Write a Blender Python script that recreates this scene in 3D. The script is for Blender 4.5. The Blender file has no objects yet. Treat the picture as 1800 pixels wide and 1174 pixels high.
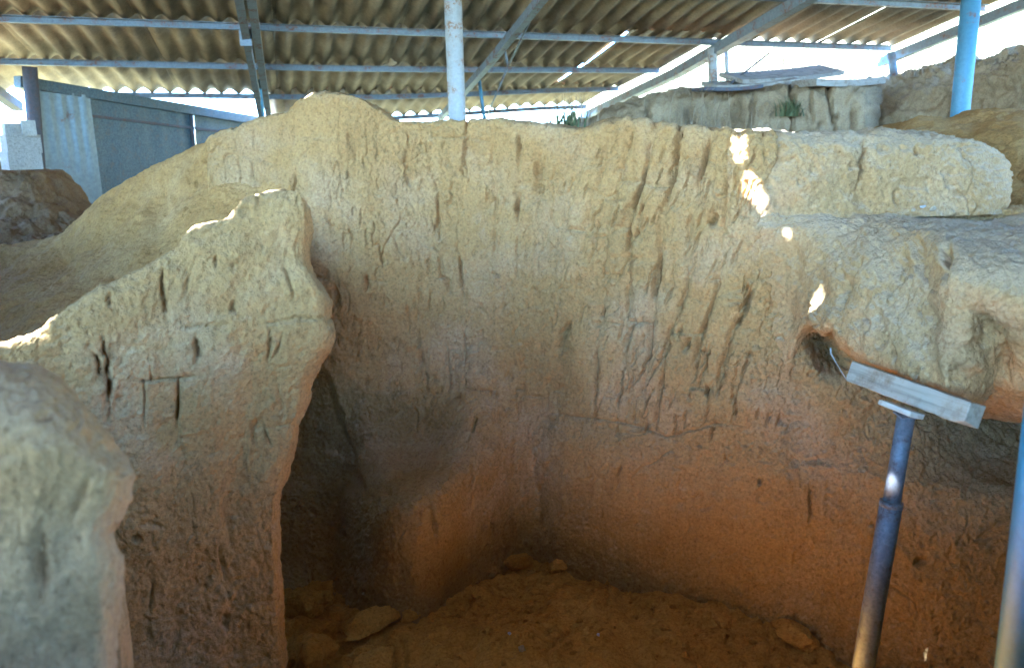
import bpy, math, random
import numpy as np
from mathutils import Vector, Matrix

random.seed(7)
SC = bpy.context.scene
COL = SC.collection

# ------------------------------------------------------------------ camera
CAM_Z, PITCH, F, CX, CY = 2.2, math.radians(14.1), 1400.0, 900.0, 587.0
cam = bpy.data.cameras.new('camera')
cam.sensor_width = 36.0
cam.lens = 28.0
cam.clip_start = 0.05
cam.clip_end = 2000.0
cam.dof.use_dof = True
cam.dof.focus_distance = 3.7
cam.dof.aperture_fstop = 2.5
cam_ob = bpy.data.objects.new('camera', cam)
cam_ob.location = (0, 0, CAM_Z)
cam_ob.rotation_euler = (math.radians(90) - PITCH, 0, 0)
COL.objects.link(cam_ob)
SC.camera = cam_ob

# ------------------------------------------------------------------ light
SUN_AZ = Vector((-0.62, -0.60))          # horizontal direction towards the sun
SUN_EL = math.radians(54)
SUN_AZ.normalize()
SUN_DIR = Vector((SUN_AZ.x * math.cos(SUN_EL), SUN_AZ.y * math.cos(SUN_EL), math.sin(SUN_EL)))
world = bpy.data.worlds.new('World')
SC.world = world
world.use_nodes = True
nt = world.node_tree
nt.nodes.clear()
w_out = nt.nodes.new('ShaderNodeOutputWorld')
w_bg = nt.nodes.new('ShaderNodeBackground')
w_sky = nt.nodes.new('ShaderNodeTexSky')
w_sky.sky_type = 'NISHITA'
w_sky.sun_disc = False
w_sky.sun_elevation = SUN_EL
w_sky.sun_rotation = math.atan2(SUN_AZ.x, SUN_AZ.y)
w_sky.air_density = 1.0
w_sky.dust_density = 0.4
w_sky.ozone_density = 4.0
w_bg.inputs['Strength'].default_value = 0.085
nt.links.new(w_sky.outputs[0], w_bg.inputs[0])
nt.links.new(w_bg.outputs[0], w_out.inputs[0])
sun = bpy.data.lights.new('sun', 'SUN')
sun.energy = 5.0
sun.angle = math.radians(0.53)
sun.color = (1.0, 0.94, 0.84)
sun_ob = bpy.data.objects.new('sun', sun)
sun_ob.rotation_euler = SUN_DIR.to_track_quat('Z', 'Y').to_euler()
sun_ob.location = (-6, -6, 12)
COL.objects.link(sun_ob)

SC.view_settings.view_transform = 'Standard'
SC.view_settings.look = 'None'
SC.view_settings.exposure = 5.5
SC.view_settings.gamma = 1.0
SC.view_settings.use_curve_mapping = False
SC.view_settings.use_white_balance = True      # daylight slide film in open shade
SC.view_settings.white_balance_temperature = 4080
SC.view_settings.white_balance_tint = 7.5
SC.render.engine = 'CYCLES'
SC.cycles.max_bounces = 12
SC.cycles.diffuse_bounces = 10
SC.cycles.sample_clamp_indirect = 12.0
SC.cycles.use_denoising = True

# ------------------------------------------------------------------ helpers
CP, SP = math.cos(PITCH), math.sin(PITCH)


def ray(px, py):
    u, v = (px - CX) / F, (py - CY) / F
    return np.array([u, CP - v * SP, -SP - v * CP])


def at(px, py, Y):
    d = ray(px, py)
    return np.array([0, 0, CAM_Z]) + d * (Y / d[1])


def at_z(px, py, z):
    d = ray(px, py)
    return np.array([0, 0, CAM_Z]) + d * ((z - CAM_Z) / d[2])


def _hash(ix, iy, iz, seed):
    h = (ix * 374761393 + iy * 668265263 + iz * 2147483647 + seed * 1274126177) & 0xFFFFFFFF
    h = ((h ^ (h >> 13)) * 1274126177) & 0xFFFFFFFF
    h = ((h ^ (h >> 16)) * 2246822519) & 0xFFFFFFFF
    return ((h ^ (h >> 15)) & 0xFFFFFF) / float(0xFFFFFF)


def vnoise(P, seed=0):
    """value noise in [-1, 1]; P (..., 3)"""
    i = np.floor(P).astype(np.int64)
    f = P - i
    f = f * f * f * (f * (f * 6 - 15) + 10)
    out = 0
    for dx in (0, 1):
        wx = f[..., 0] if dx else 1 - f[..., 0]
        for dy in (0, 1):
            wy = f[..., 1] if dy else 1 - f[..., 1]
            for dz in (0, 1):
                wz = f[..., 2] if dz else 1 - f[..., 2]
                out = out + wx * wy * wz * _hash(i[..., 0] + dx, i[..., 1] + dy, i[..., 2] + dz, seed)
    return out * 2 - 1


_ROT = np.array([[0.36, 0.48, -0.8], [-0.8, 0.60, 0.0], [0.48, 0.64, 0.6]])


def fbm(P, scale, octaves=4, seed=0, gain=0.5):
    out, a, tot = 0, 1.0, 0.0
    Q = P * scale
    for k in range(octaves):
        out = out + a * vnoise(Q, seed + k * 17)
        tot += a
        a *= gain
        Q = (Q @ _ROT.T) * 2.03 + 11.3
    return out / tot


def ridge(P, scale, seed=0):
    return 1 - np.abs(vnoise(P * scale, seed))


def sstep(a, b, x):
    t = np.clip((x - a) / (b - a), 0, 1)
    return t * t * (3 - 2 * t)


def pchip(x, y, xq):
    """monotone cubic along axis 0; y (n, ...)"""
    x = np.asarray(x, float)
    y = np.asarray(y, float)
    h = np.diff(x)
    hs = h.reshape((-1,) + (1,) * (y.ndim - 1))
    d = np.diff(y, axis=0) / hs
    m = np.zeros_like(y)
    if len(x) > 2:
        a, b = d[:-1], d[1:]
        w1 = 2 * hs[1:] + hs[:-1]
        w2 = hs[1:] + 2 * hs[:-1]
        with np.errstate(divide='ignore', invalid='ignore'):
            hm = (w1 + w2) / (w1 / a + w2 / b)
        m[1:-1] = np.where(a * b > 0, hm, 0.25 * (a + b) * 0)
    m[0], m[-1] = d[0], d[-1]
    k = np.clip(np.searchsorted(x, xq) - 1, 0, len(x) - 2)
    t = ((xq - x[k]) / h[k]).reshape((-1,) + (1,) * (y.ndim - 1))
    hk = h[k].reshape(t.shape)
    return ((2 * t**3 - 3 * t**2 + 1) * y[k] + (t**3 - 2 * t**2 + t) * hk * m[k]
            + (-2 * t**3 + 3 * t**2) * y[k + 1] + (t**3 - t**2) * hk * m[k + 1])


def mesh_np(name, V, Fq, smooth=True, normals=None):
    me = bpy.data.meshes.new(name)
    V = np.ascontiguousarray(V, dtype=np.float32)
    Fq = np.ascontiguousarray(Fq, dtype=np.int32)
    nv, nf, k = len(V), len(Fq), Fq.shape[1]
    me.vertices.add(nv)
    me.vertices.foreach_set('co', V.ravel())
    me.loops.add(nf * k)
    me.loops.foreach_set('vertex_index', Fq.ravel())
    me.polygons.add(nf)
    me.polygons.foreach_set('loop_start', np.arange(nf, dtype=np.int32) * k)
    me.update(calc_edges=True)
    me.validate()
    if smooth:
        me.polygons.foreach_set('use_smooth', np.ones(len(me.polygons), dtype=bool))
    if normals is not None and len(me.vertices) == nv:
        me.normals_split_custom_set_from_vertices([tuple(n) for n in normals])
    return me


class MB:
    """collects simple solids; build() links them as one mesh object"""

    def __init__(self):
        self.v, self.f = [], []

    def add(self, vs, fs):
        o = len(self.v)
        self.v += [tuple(p) for p in vs]
        self.f += [tuple(i + o for i in f) for f in fs]

    def box(self, c, half, M=None):
        vs = []
        for z in (-1, 1):
            for y in (-1, 1):
                for x in (-1, 1):
                    p = Vector((x * half[0], y * half[1], z * half[2]))
                    if M is not None:
                        p = M @ p
                    vs.append(p + Vector(c))
        self.add(vs, [(0, 2, 3, 1), (4, 5, 7, 6), (0, 1, 5, 4), (2, 6, 7, 3), (0, 4, 6, 2), (1, 3, 7, 5)])

    def beam(self, a, b, prof, up=(0, 0, 1)):
        """extrude a closed 2-D profile (x sideways, y up) from a to b"""
        a, b = Vector(a), Vector(b)
        t = (b - a).normalized()
        x = t.cross(Vector(up)).normalized()
        y = x.cross(t).normalized()
        n = len(prof)
        vs = [a + x * p[0] + y * p[1] for p in prof] + [b + x * p[0] + y * p[1] for p in prof]
        fs = [(i, (i + 1) % n, n + (i + 1) % n, n + i) for i in range(n)]
        fs += [tuple(range(n))[::-1], tuple(range(n, 2 * n))]
        self.add(vs, fs)

    def tube(self, pts, rad, n=20, cap=True):
        pts = [Vector(p) for p in pts]
        if not hasattr(rad, '__len__'):
            rad = [rad] * len(pts)
        rings = []
        for i, p in enumerate(pts):
            t = (pts[min(i + 1, len(pts) - 1)] - pts[max(i - 1, 0)])
            if t.length < 1e-9:
                t = Vector((0, 0, 1))
            t.normalize()
            x = t.cross(Vector((0.31, 0.95, 0.02))).normalized()
            y = t.cross(x)
            rings.append([p + (x * math.cos(2 * math.pi * k / n) + y * math.sin(2 * math.pi * k / n)) * rad[i] for k in range(n)])
        vs = [q for r in rings for q in r]
        fs = []
        for i in range(len(pts) - 1):
            for k in range(n):
                fs.append((i * n + k, i * n + (k + 1) % n, (i + 1) * n + (k + 1) % n, (i + 1) * n + k))
        if cap:
            fs += [tuple(range(n))[::-1], tuple(range((len(pts) - 1) * n, len(pts) * n))]
        self.add(vs, fs)

    def build(self, name, mat, parent=None, smooth=False, bevel=0.0):
        me = bpy.data.meshes.new(name)
        me.from_pydata(self.v, [], self.f)
        me.update()
        if smooth:
            me.polygons.foreach_set('use_smooth', [True] * len(me.polygons))
        o = link(name, me, mat, parent)
        if bevel:
            b = o.modifiers.new('bevel', 'BEVEL')
            b.width = bevel
            b.segments = 2
            b.limit_method = 'ANGLE'
        return o


def link(name, me, mat, parent=None):
    if mat is not None and not me.materials:
        me.materials.append(mat)
    o = bpy.data.objects.new(name, me)
    COL.objects.link(o)
    if parent is not None:
        o.parent = parent
    return o


def thing(name, label, cat, loc=(0, 0, 0), group=None):
    o = bpy.data.objects.new(name, None)
    o.empty_display_size = 0.1
    COL.objects.link(o)
    o.location = loc
    return tag(o, label, cat, group)


def tag(o, label=None, cat=None, group=None, kind=None):
    if label:
        o['label'] = label
    if cat:
        o['category'] = cat
    if group:
        o['group'] = group
    if kind:
        o['kind'] = kind
    return o


def adopt(o, parent):
    """parent a mesh written in world coordinates to an Empty that stands elsewhere"""
    o.parent = parent
    o.matrix_parent_inverse = Matrix.Translation(-Vector(parent.location))
    return o


# ------------------------------------------------------------------ materials
def new_mat(name):
    m = bpy.data.materials.new(name)
    m.use_nodes = True
    n = m.node_tree
    n.nodes.clear()
    out = n.nodes.new('ShaderNodeOutputMaterial')
    b = n.nodes.new('ShaderNodeBsdfPrincipled')
    n.links.new(b.outputs[0], out.inputs[0])
    return m, n, b


def N(n, kind, **kw):
    x = n.nodes.new(kind)
    for k, v in kw.items():
        if k in x.inputs:
            x.inputs[k].default_value = v
        else:
            setattr(x, k, v)
    return x


def ramp(n, fac, stops):
    r = n.nodes.new('ShaderNodeValToRGB')
    el = r.color_ramp.elements
    while len(el) < len(stops):
        el.new(0.5)
    for e, (p, c) in zip(el, stops):
        e.position = p
        e.color = (*c, 1) if len(c) == 3 else c
    n.links.new(fac, r.inputs[0])
    return r


def soil(name, pale, mid, dark, bump=1.0, grain=1.0, piece=0.045, straw=0.35, dust=0.0):
    m, n, b = new_mat(name)
    L = n.links.new
    geo = N(n, 'ShaderNodeNewGeometry')
    pos = geo.outputs['Position']
    big = N(n, 'ShaderNodeTexNoise', Scale=1.7, Detail=5.0, Roughness=0.6)
    med = N(n, 'ShaderNodeTexNoise', Scale=9.0, Detail=8.0, Roughness=0.68, Distortion=0.4)
    fine = N(n, 'ShaderNodeTexNoise', Scale=75.0 * grain, Detail=7.0, Roughness=0.72)
    grit = N(n, 'ShaderNodeTexVoronoi', Scale=150.0 * grain)
    for t in (big, med, fine, grit):
        L(pos, t.inputs['Vector'])
    c1 = ramp(n, big.outputs[0], [(0.34, [0.88 * a for a in mid]), (0.48, mid), (0.62, pale), (0.72, [1.12 * a for a in pale])])
    c2 = ramp(n, med.outputs[0], [(0.26, dark), (0.44, mid), (0.60, mid), (0.78, pale)])
    mix = N(n, 'ShaderNodeMixRGB', blend_type='MIX')
    mix.inputs[0].default_value = 0.55
    L(c1.outputs[0], mix.inputs[1])
    L(c2.outputs[0], mix.inputs[2])
    # grain specks
    sp = ramp(n, fine.outputs[0], [(0.27, (0.36, 0.32, 0.29)), (0.43, (0.86, 0.85, 0.84)), (0.58, (1.05, 1.05, 1.03)), (0.75, (1.38, 1.35, 1.28))])
    mul = N(n, 'ShaderNodeMixRGB', blend_type='MULTIPLY')
    mul.inputs[0].default_value = 1.0
    L(mix.outputs[0], mul.inputs[1])
    L(sp.outputs[0], mul.inputs[2])
    # every piece its own tone
    oi = N(n, 'ShaderNodeObjectInfo')
    pr = ramp(n, oi.outputs['Random'], [(0.0, (1 - piece, 1 - piece * 1.1, 1 - piece * 1.2)), (0.5, (1, 1, 1)), (1.0, (1 + piece * 0.8, 1 + piece * 0.8, 1 + piece * 0.9))])
    mul2 = N(n, 'ShaderNodeMixRGB', blend_type='MULTIPLY')
    mul2.inputs[0].default_value = 1.0
    L(mul.outputs[0], mul2.inputs[1])
    L(pr.outputs[0], mul2.inputs[2])
    # short vertical rain streaks and straw marks
    mp = N(n, 'ShaderNodeMapping')
    mp.inputs['Scale'].default_value = (26, 26, 2.6)
    L(pos, mp.inputs[0])
    st = N(n, 'ShaderNodeTexNoise', Scale=1.0, Detail=4.0, Roughness=0.6)
    L(mp.outputs[0], st.inputs['Vector'])
    sr = ramp(n, st.outputs[0], [(0.30, (0.72, 0.69, 0.66)), (0.45, (1, 1, 1)), (0.72, (1.08, 1.07, 1.05))])
    mul3 = N(n, 'ShaderNodeMixRGB', blend_type='MULTIPLY')
    mul3.inputs[0].default_value = straw
    L(mul2.outputs[0], mul3.inputs[1])
    L(sr.outputs[0], mul3.inputs[2])
    sx = N(n, 'ShaderNodeSeparateXYZ')
    L(geo.outputs['Normal'], sx.inputs[0])
    dz = ramp(n, sx.outputs['Z'], [(0.25, (0, 0, 0)), (0.9, (dust, dust, dust))])
    dmx = N(n, 'ShaderNodeMixRGB')
    L(dz.outputs[0], dmx.inputs[0])
    L(mul3.outputs[0], dmx.inputs[1])
    dc = N(n, 'ShaderNodeMixRGB', blend_type='MULTIPLY')
    dc.inputs[0].default_value = 0.6
    dc.inputs[1].default_value = (0.52, 0.39, 0.22, 1)
    L(sp.outputs[0], dc.inputs[2])
    L(dc.outputs[0], dmx.inputs[2])
    L(dmx.outputs[0], b.inputs['Base Color'])
    b.inputs['Roughness'].default_value = 0.96
    b.inputs['Specular IOR Level'].default_value = 0.04
    # relief
    bp1 = N(n, 'ShaderNodeBump', Strength=0.5 * bump, Distance=0.018)
    bp2 = N(n, 'ShaderNodeBump', Strength=0.9 * bump, Distance=0.006)
    bp3 = N(n, 'ShaderNodeBump', Strength=0.35 * bump, Distance=0.004)
    mid_n = N(n, 'ShaderNodeTexNoise', Scale=26.0, Detail=8.0, Roughness=0.7)
    L(pos, mid_n.inputs['Vector'])
    L(mid_n.outputs[0], bp1.inputs['Height'])
    L(fine.outputs[0], bp2.inputs['Height'])
    L(bp1.outputs[0], bp2.inputs['Normal'])
    L(grit.outputs['Distance'], bp3.inputs['Height'])
    L(bp2.outputs[0], bp3.inputs['Normal'])
    L(bp3.outputs[0], b.inputs['Normal'])
    return m


MUD = soil('mudbrick_soil', (0.44, 0.285, 0.125), (0.36, 0.202, 0.055), (0.215, 0.112, 0.026), dust=0.12)
LOESS = soil('loose_loess', (0.44, 0.288, 0.130), (0.36, 0.208, 0.066), (0.24, 0.130, 0.036), bump=0.9, dust=0.2)
FLOOR = soil('trodden_floor', (0.56, 0.300, 0.055), (0.49, 0.232, 0.030), (0.28, 0.122, 0.014), bump=1.2)
MOUND = soil('mound_soil', (0.43, 0.262, 0.088), (0.36, 0.192, 0.046), (0.25, 0.126, 0.028), bump=0.9)
LEDGE = soil('dusty_ledge_soil', (0.46, 0.300, 0.135), (0.37, 0.215, 0.068), (0.22, 0.118, 0.030), dust=0.42)
BAULK = soil('grey_section_soil', (0.46, 0.325, 0.155), (0.33, 0.218, 0.095), (0.15, 0.092, 0.040), bump=1.3)
DARK = soil('dark_brown_soil', (0.30, 0.185, 0.075), (0.22, 0.128, 0.048), (0.11, 0.062, 0.022), bump=1.3)
STONE = soil('field_stone', (0.50, 0.39, 0.23), (0.40, 0.285, 0.145), (0.24, 0.165, 0.08), bump=0.8)
PALE_STONE = soil('limestone', (0.62, 0.57, 0.46), (0.52, 0.46, 0.36), (0.40, 0.34, 0.25), bump=0.5)
BLOCK = soil('concrete_block', (0.44, 0.36, 0.24), (0.36, 0.29, 0.19), (0.25, 0.20, 0.13), bump=0.6, piece=0.06)


def painted(name, base, worn, rust, rust_amt=0.5, rough=0.55, metallic=0.0, scale=9.0):
    m, n, b = new_mat(name)
    L = n.links.new
    tc = N(n, 'ShaderNodeNewGeometry')
    a = N(n, 'ShaderNodeTexNoise', Scale=scale, Detail=9.0, Roughness=0.65)
    c = N(n, 'ShaderNodeTexNoise', Scale=scale * 5, Detail=5.0, Roughness=0.7)
    L(tc.outputs['Position'], a.inputs['Vector'])
    L(tc.outputs['Position'], c.inputs['Vector'])
    r1 = ramp(n, c.outputs[0], [(0.35, worn), (0.6, base)])
    r2 = ramp(n, a.outputs[0], [(0.60 - 0.2 * rust_amt, (0, 0, 0)), (0.70 - 0.2 * rust_amt, (1, 1, 1))])
    mul = N(n, 'ShaderNodeMath', operation='MULTIPLY')
    r3 = ramp(n, c.outputs[0], [(0.44, (0, 0, 0)), (0.56, (1, 1, 1))])
    L(r2.outputs[0], mul.inputs[0])
    L(r3.outputs[0], mul.inputs[1])
    mx = N(n, 'ShaderNodeMixRGB')
    L(mul.outputs[0], mx.inputs[0])
    L(r1.outputs[0], mx.inputs[1])
    mx.inputs[2].default_value = (*rust, 1)
    L(mx.outputs[0], b.inputs['Base Color'])
    rr = ramp(n, mul.outputs[0], [(0.0, (rough,) * 3), (1.0, (0.9,) * 3)])
    L(rr.outputs[0], b.inputs['Roughness'])
    b.inputs['Metallic'].default_value = metallic
    bp = N(n, 'ShaderNodeBump', Strength=0.25, Distance=0.002)
    L(c.outputs[0], bp.inputs['Height'])
    L(bp.outputs[0], b.inputs['Normal'])
    return m


RUST = (0.17, 0.075, 0.03)
PAINT_POST = painted('pale_blue_paint', (0.38, 0.315, 0.215), (0.31, 0.26, 0.18), (0.24, 0.12, 0.04), 0.5)
PAINT_BLUE = painted('blue_paint', (0.115, 0.185, 0.195), (0.095, 0.155, 0.165), RUST, 0.15)
PAINT_POLE = painted('bright_blue_paint', (0.055, 0.155, 0.20), (0.045, 0.13, 0.17), RUST, 0.05)
PAINT_PURLIN = painted('grey_blue_paint', (0.19, 0.18, 0.15), (0.13, 0.122, 0.10), RUST, 0.5)
PROP_STEEL = painted('prop_steel', (0.17, 0.155, 0.13), (0.10, 0.092, 0.08), (0.09, 0.06, 0.04), 0.45, rough=0.5, metallic=0.25, scale=14)
GALV = painted('galvanised_sheet', (0.23, 0.235, 0.195), (0.175, 0.18, 0.15), (0.20, 0.13, 0.08), 0.15, rough=0.5, metallic=0.35, scale=5)
GALV_DARK = painted('dull_galvanised_sheet', (0.11, 0.118, 0.10), (0.05, 0.056, 0.05), (0.14, 0.11, 0.07), 0.35, rough=0.6, metallic=0.25, scale=13)
RUSTY = painted('rusty_steel', (0.09, 0.07, 0.055), (0.06, 0.05, 0.04), (0.10, 0.05, 0.025), 0.6, rough=0.8)


def cement(name):
    m, n, b = new_mat(name)
    L = n.links.new
    g = N(n, 'ShaderNodeNewGeometry')
    a = N(n, 'ShaderNodeTexNoise', Scale=3.0, Detail=8.0, Roughness=0.65)
    c = N(n, 'ShaderNodeTexNoise', Scale=60.0, Detail=6.0, Roughness=0.7)
    L(g.outputs['Position'], a.inputs['Vector'])
    L(g.outputs['Position'], c.inputs['Vector'])
    r = ramp(n, a.outputs[0], [(0.25, (0.20, 0.133, 0.058)), (0.5, (0.37, 0.256, 0.118)), (0.75, (0.49, 0.35, 0.175))])
    s = ramp(n, c.outputs[0], [(0.3, (0.72, 0.72, 0.72)), (0.6, (1.08, 1.08, 1.08))])
    oi = N(n, 'ShaderNodeObjectInfo')
    pr = ramp(n, oi.outputs['Random'], [(0.0, (0.80, 0.80, 0.83)), (1.0, (1.15, 1.14, 1.10))])
    m1 = N(n, 'ShaderNodeMixRGB', blend_type='MULTIPLY')
    m2 = N(n, 'ShaderNodeMixRGB', blend_type='MULTIPLY')
    m1.inputs[0].default_value = m2.inputs[0].default_value = 1.0
    L(r.outputs[0], m1.inputs[1])
    L(s.outputs[0], m1.inputs[2])
    L(m1.outputs[0], m2.inputs[1])
    L(pr.outputs[0], m2.inputs[2])
    L(m2.outputs[0], b.inputs['Base Color'])
    b.inputs['Roughness'].default_value = 0.9
    bp = N(n, 'ShaderNodeBump', Strength=0.3, Distance=0.002)
    L(c.outputs[0], bp.inputs['Height'])
    L(bp.outputs[0], b.inputs['Normal'])
    return m


CEMENT = cement('fibre_cement')


def wood(name, base, dark):
    m, n, b = new_mat(name)
    L = n.links.new
    tc = N(n, 'ShaderNodeTexCoord')
    mp = N(n, 'ShaderNodeMapping')
    mp.inputs['Scale'].default_value = (3, 60, 60)
    L(tc.outputs['Object'], mp.inputs[0])
    a = N(n, 'ShaderNodeTexNoise', Scale=1.0, Detail=8.0, Roughness=0.65)
    L(mp.outputs[0], a.inputs['Vector'])
    d = N(n, 'ShaderNodeTexNoise', Scale=11.0, Detail=7.0, Roughness=0.7)
    L(tc.outputs['Object'], d.inputs['Vector'])
    r = ramp(n, a.outputs[0], [(0.3, dark), (0.55, base)])
    s = ramp(n, d.outputs[0], [(0.36, (0.62, 0.52, 0.38)), (0.52, (1, 1, 1))])
    mu = N(n, 'ShaderNodeMixRGB', blend_type='MULTIPLY')
    mu.inputs[0].default_value = 1.0
    L(r.outputs[0], mu.inputs[1])
    L(s.outputs[0], mu.inputs[2])
    L(mu.outputs[0], b.inputs['Base Color'])
    b.inputs['Roughness'].default_value = 0.85
    bp = N(n, 'ShaderNodeBump', Strength=0.4, Distance=0.002)
    L(a.outputs[0], bp.inputs['Height'])
    L(bp.outputs[0], b.inputs['Normal'])
    return m


BOARD_WOOD = wood('weathered_pale_wood', (0.37, 0.28, 0.155), (0.21, 0.155, 0.08))
WEDGE_WOOD = wood('raw_wood', (0.50, 0.40, 0.25), (0.36, 0.27, 0.15))
GREY_WOOD = wood('grey_plank_wood', (0.32, 0.245, 0.145), (0.18, 0.135, 0.08))


def leafy(name, c1, c2):
    m, n, b = new_mat(name)
    oi = N(n, 'ShaderNodeNewGeometry')
    a = N(n, 'ShaderNodeTexNoise', Scale=30.0)
    n.links.new(oi.outputs['Position'], a.inputs['Vector'])
    r = ramp(n, a.outputs[0], [(0.3, c1), (0.7, c2)])
    n.links.new(r.outputs[0], b.inputs['Base Color'])
    b.inputs['Roughness'].default_value = 0.8
    return m


DRY = leafy('dry_grass', (0.20, 0.125, 0.05), (0.36, 0.24, 0.10))
GREEN = leafy('green_weed', (0.07, 0.075, 0.014), (0.13, 0.115, 0.025))

# ------------------------------------------------------------------ eroded earth surfaces
def net_surface(cols, step_px, step_m, back=0.5, drop=1.0, back_dx=0.0, back_rise=0.0, foot=False):
    """cols: [(px, [(py, Y), ...])] traced crest-to-foot; adds a top and a rear behind the crest.
    returns P (r, c, 3), px, py, front"""
    us = np.array([c[0] for c in cols], float)
    ctrl = []
    for px, rows in cols:
        pts, meta = [], []
        for r in rows:
            if len(r) == 3:
                pts.append(np.array(r, float)); meta.append((px, 2000.0, 1.0))
            else:
                pts.append(at(px, r[0], r[1])); meta.append((px, r[0], 1.0))
        crest = pts[0]
        if foot:
            pts.append(np.array([pts[-1][0], pts[-1][1], -0.15])); meta.append((px, 2000.0, 1.0))
        if back:
            pre = [crest + np.array([back_dx, back * 1.05, back_rise - drop]), crest + np.array([back_dx, back, back_rise - 0.03]),
                   crest + np.array([back_dx * 0.3, back * 0.3, back_rise * 0.5 - 0.004])]
            pm = [(px, rows[0][0] - 60.0 if len(rows[0]) == 2 else 0, 0.0)] * 2 + [(px, rows[0][0] - 12.0 if len(rows[0]) == 2 else 0, 0.2)]
            pts = pre + pts
            meta = pm + meta
        ctrl.append(np.hstack([np.array(pts), np.array(meta)]))
    C = np.array(ctrl)                                     # cols, rows, 6
    uq = np.linspace(us[0], us[-1], max(2, int((us[-1] - us[0]) / step_px) + 1))
    C = pchip(us, C, uq)                                   # cols', rows, 6
    C = np.swapaxes(C, 0, 1)                               # rows, cols', 6
    seg = np.linalg.norm(np.diff(C[..., :3], axis=0), axis=-1).mean(axis=1)
    wt = np.ones(len(seg))
    if back:
        wt[0], wt[1] = 0.12, 0.6
    vs = np.concatenate([[0], np.cumsum(np.maximum(seg * wt, 1e-3))])
    vq = np.linspace(0, vs[-1], max(2, int(vs[-1] / step_m) + 1))
    C = pchip(vs, C, vq)
    return C[..., :3], C[..., 3], C[..., 4], C[..., 5]


def grid_normals(P):
    du = np.gradient(P, axis=1)
    dv = np.gradient(P, axis=0)
    n = np.cross(dv, du)
    n /= np.linalg.norm(n, axis=-1, keepdims=True) + 1e-12
    return n


def erode(P, amp=(0.03, 0.010, 0.007), scale=(2.6, 9.0, 30.0), seed=0, rough=1.0, cracks=0.006, flake=0.0035):
    d = amp[0] * fbm(P, scale[0], 3, seed) + rough * (amp[1] * fbm(P, scale[1], 4, seed + 5) + amp[2] * fbm(P, scale[2], 4, seed + 9, 0.6))
    d = d + rough * (0.0045 * fbm(P, 75.0, 2, seed + 13) + 0.006 * np.maximum(0, fbm(P, 38.0, 2, seed + 15) - 0.1))
    # flaking skins: broken steps in the surface
    t = 3.2 * fbm(P * np.array([1, 1, 0.7]), 8.0, 4, seed + 51, 0.55)
    d = d + flake * rough * (np.floor(t) + sstep(0.0, 0.16, t - np.floor(t)))
    # short upright rain runnels
    d = d - 0.003 * rough * sstep(0.25, 0.75, vnoise(P * np.array([26, 26, 7]), seed + 61)) * sstep(-0.1, 0.4, fbm(P, 2.5, 2, seed + 63))
    if cracks:
        W = P + 0.05 * np.stack([fbm(P, 6, 2, seed + 21), fbm(P, 6, 2, seed + 22), fbm(P, 6, 2, seed + 23)], -1)
        cr = sstep(0.93, 1.0, ridge(W * np.array([1, 1, 0.5]), 11.0, seed + 31)) * sstep(-0.05, 0.35, fbm(P, 3.0, 2, seed + 37))
        d = d - cracks * cr * 2
        # small knocked-out pits
        pits = sstep(0.42, 0.75, vnoise(P * 21.0, seed + 41)) * sstep(0.0, 0.4, fbm(P, 4.0, 2, seed + 43))
        d = d - 0.010 * pits * rough
    return d


def blur(P, k=4, it=2, axes=(0, 1)):
    for _ in range(it):
        for ax in axes:
            pad = [(0, 0)] * P.ndim
            pad[ax] = (k, k)
            Q = np.cumsum(np.pad(P, [(k + 1, k) if i == ax else (0, 0) for i in range(P.ndim)], mode='edge'), axis=ax)
            n = P.shape[ax]
            hi = np.take(Q, np.arange(2 * k + 1, 2 * k + 1 + n), axis=ax)
            lo = np.take(Q, np.arange(0, n), axis=ax)
            P = (hi - lo) / (2 * k + 1)
    return P


def face_outward(Nrm, P, toward, w=None):
    s = np.sum(Nrm * (np.array(toward) - P), axis=-1)
    s = s.mean() if w is None else (s * (w > 0.6)).sum()
    return Nrm if s > 0 else -Nrm


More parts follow.
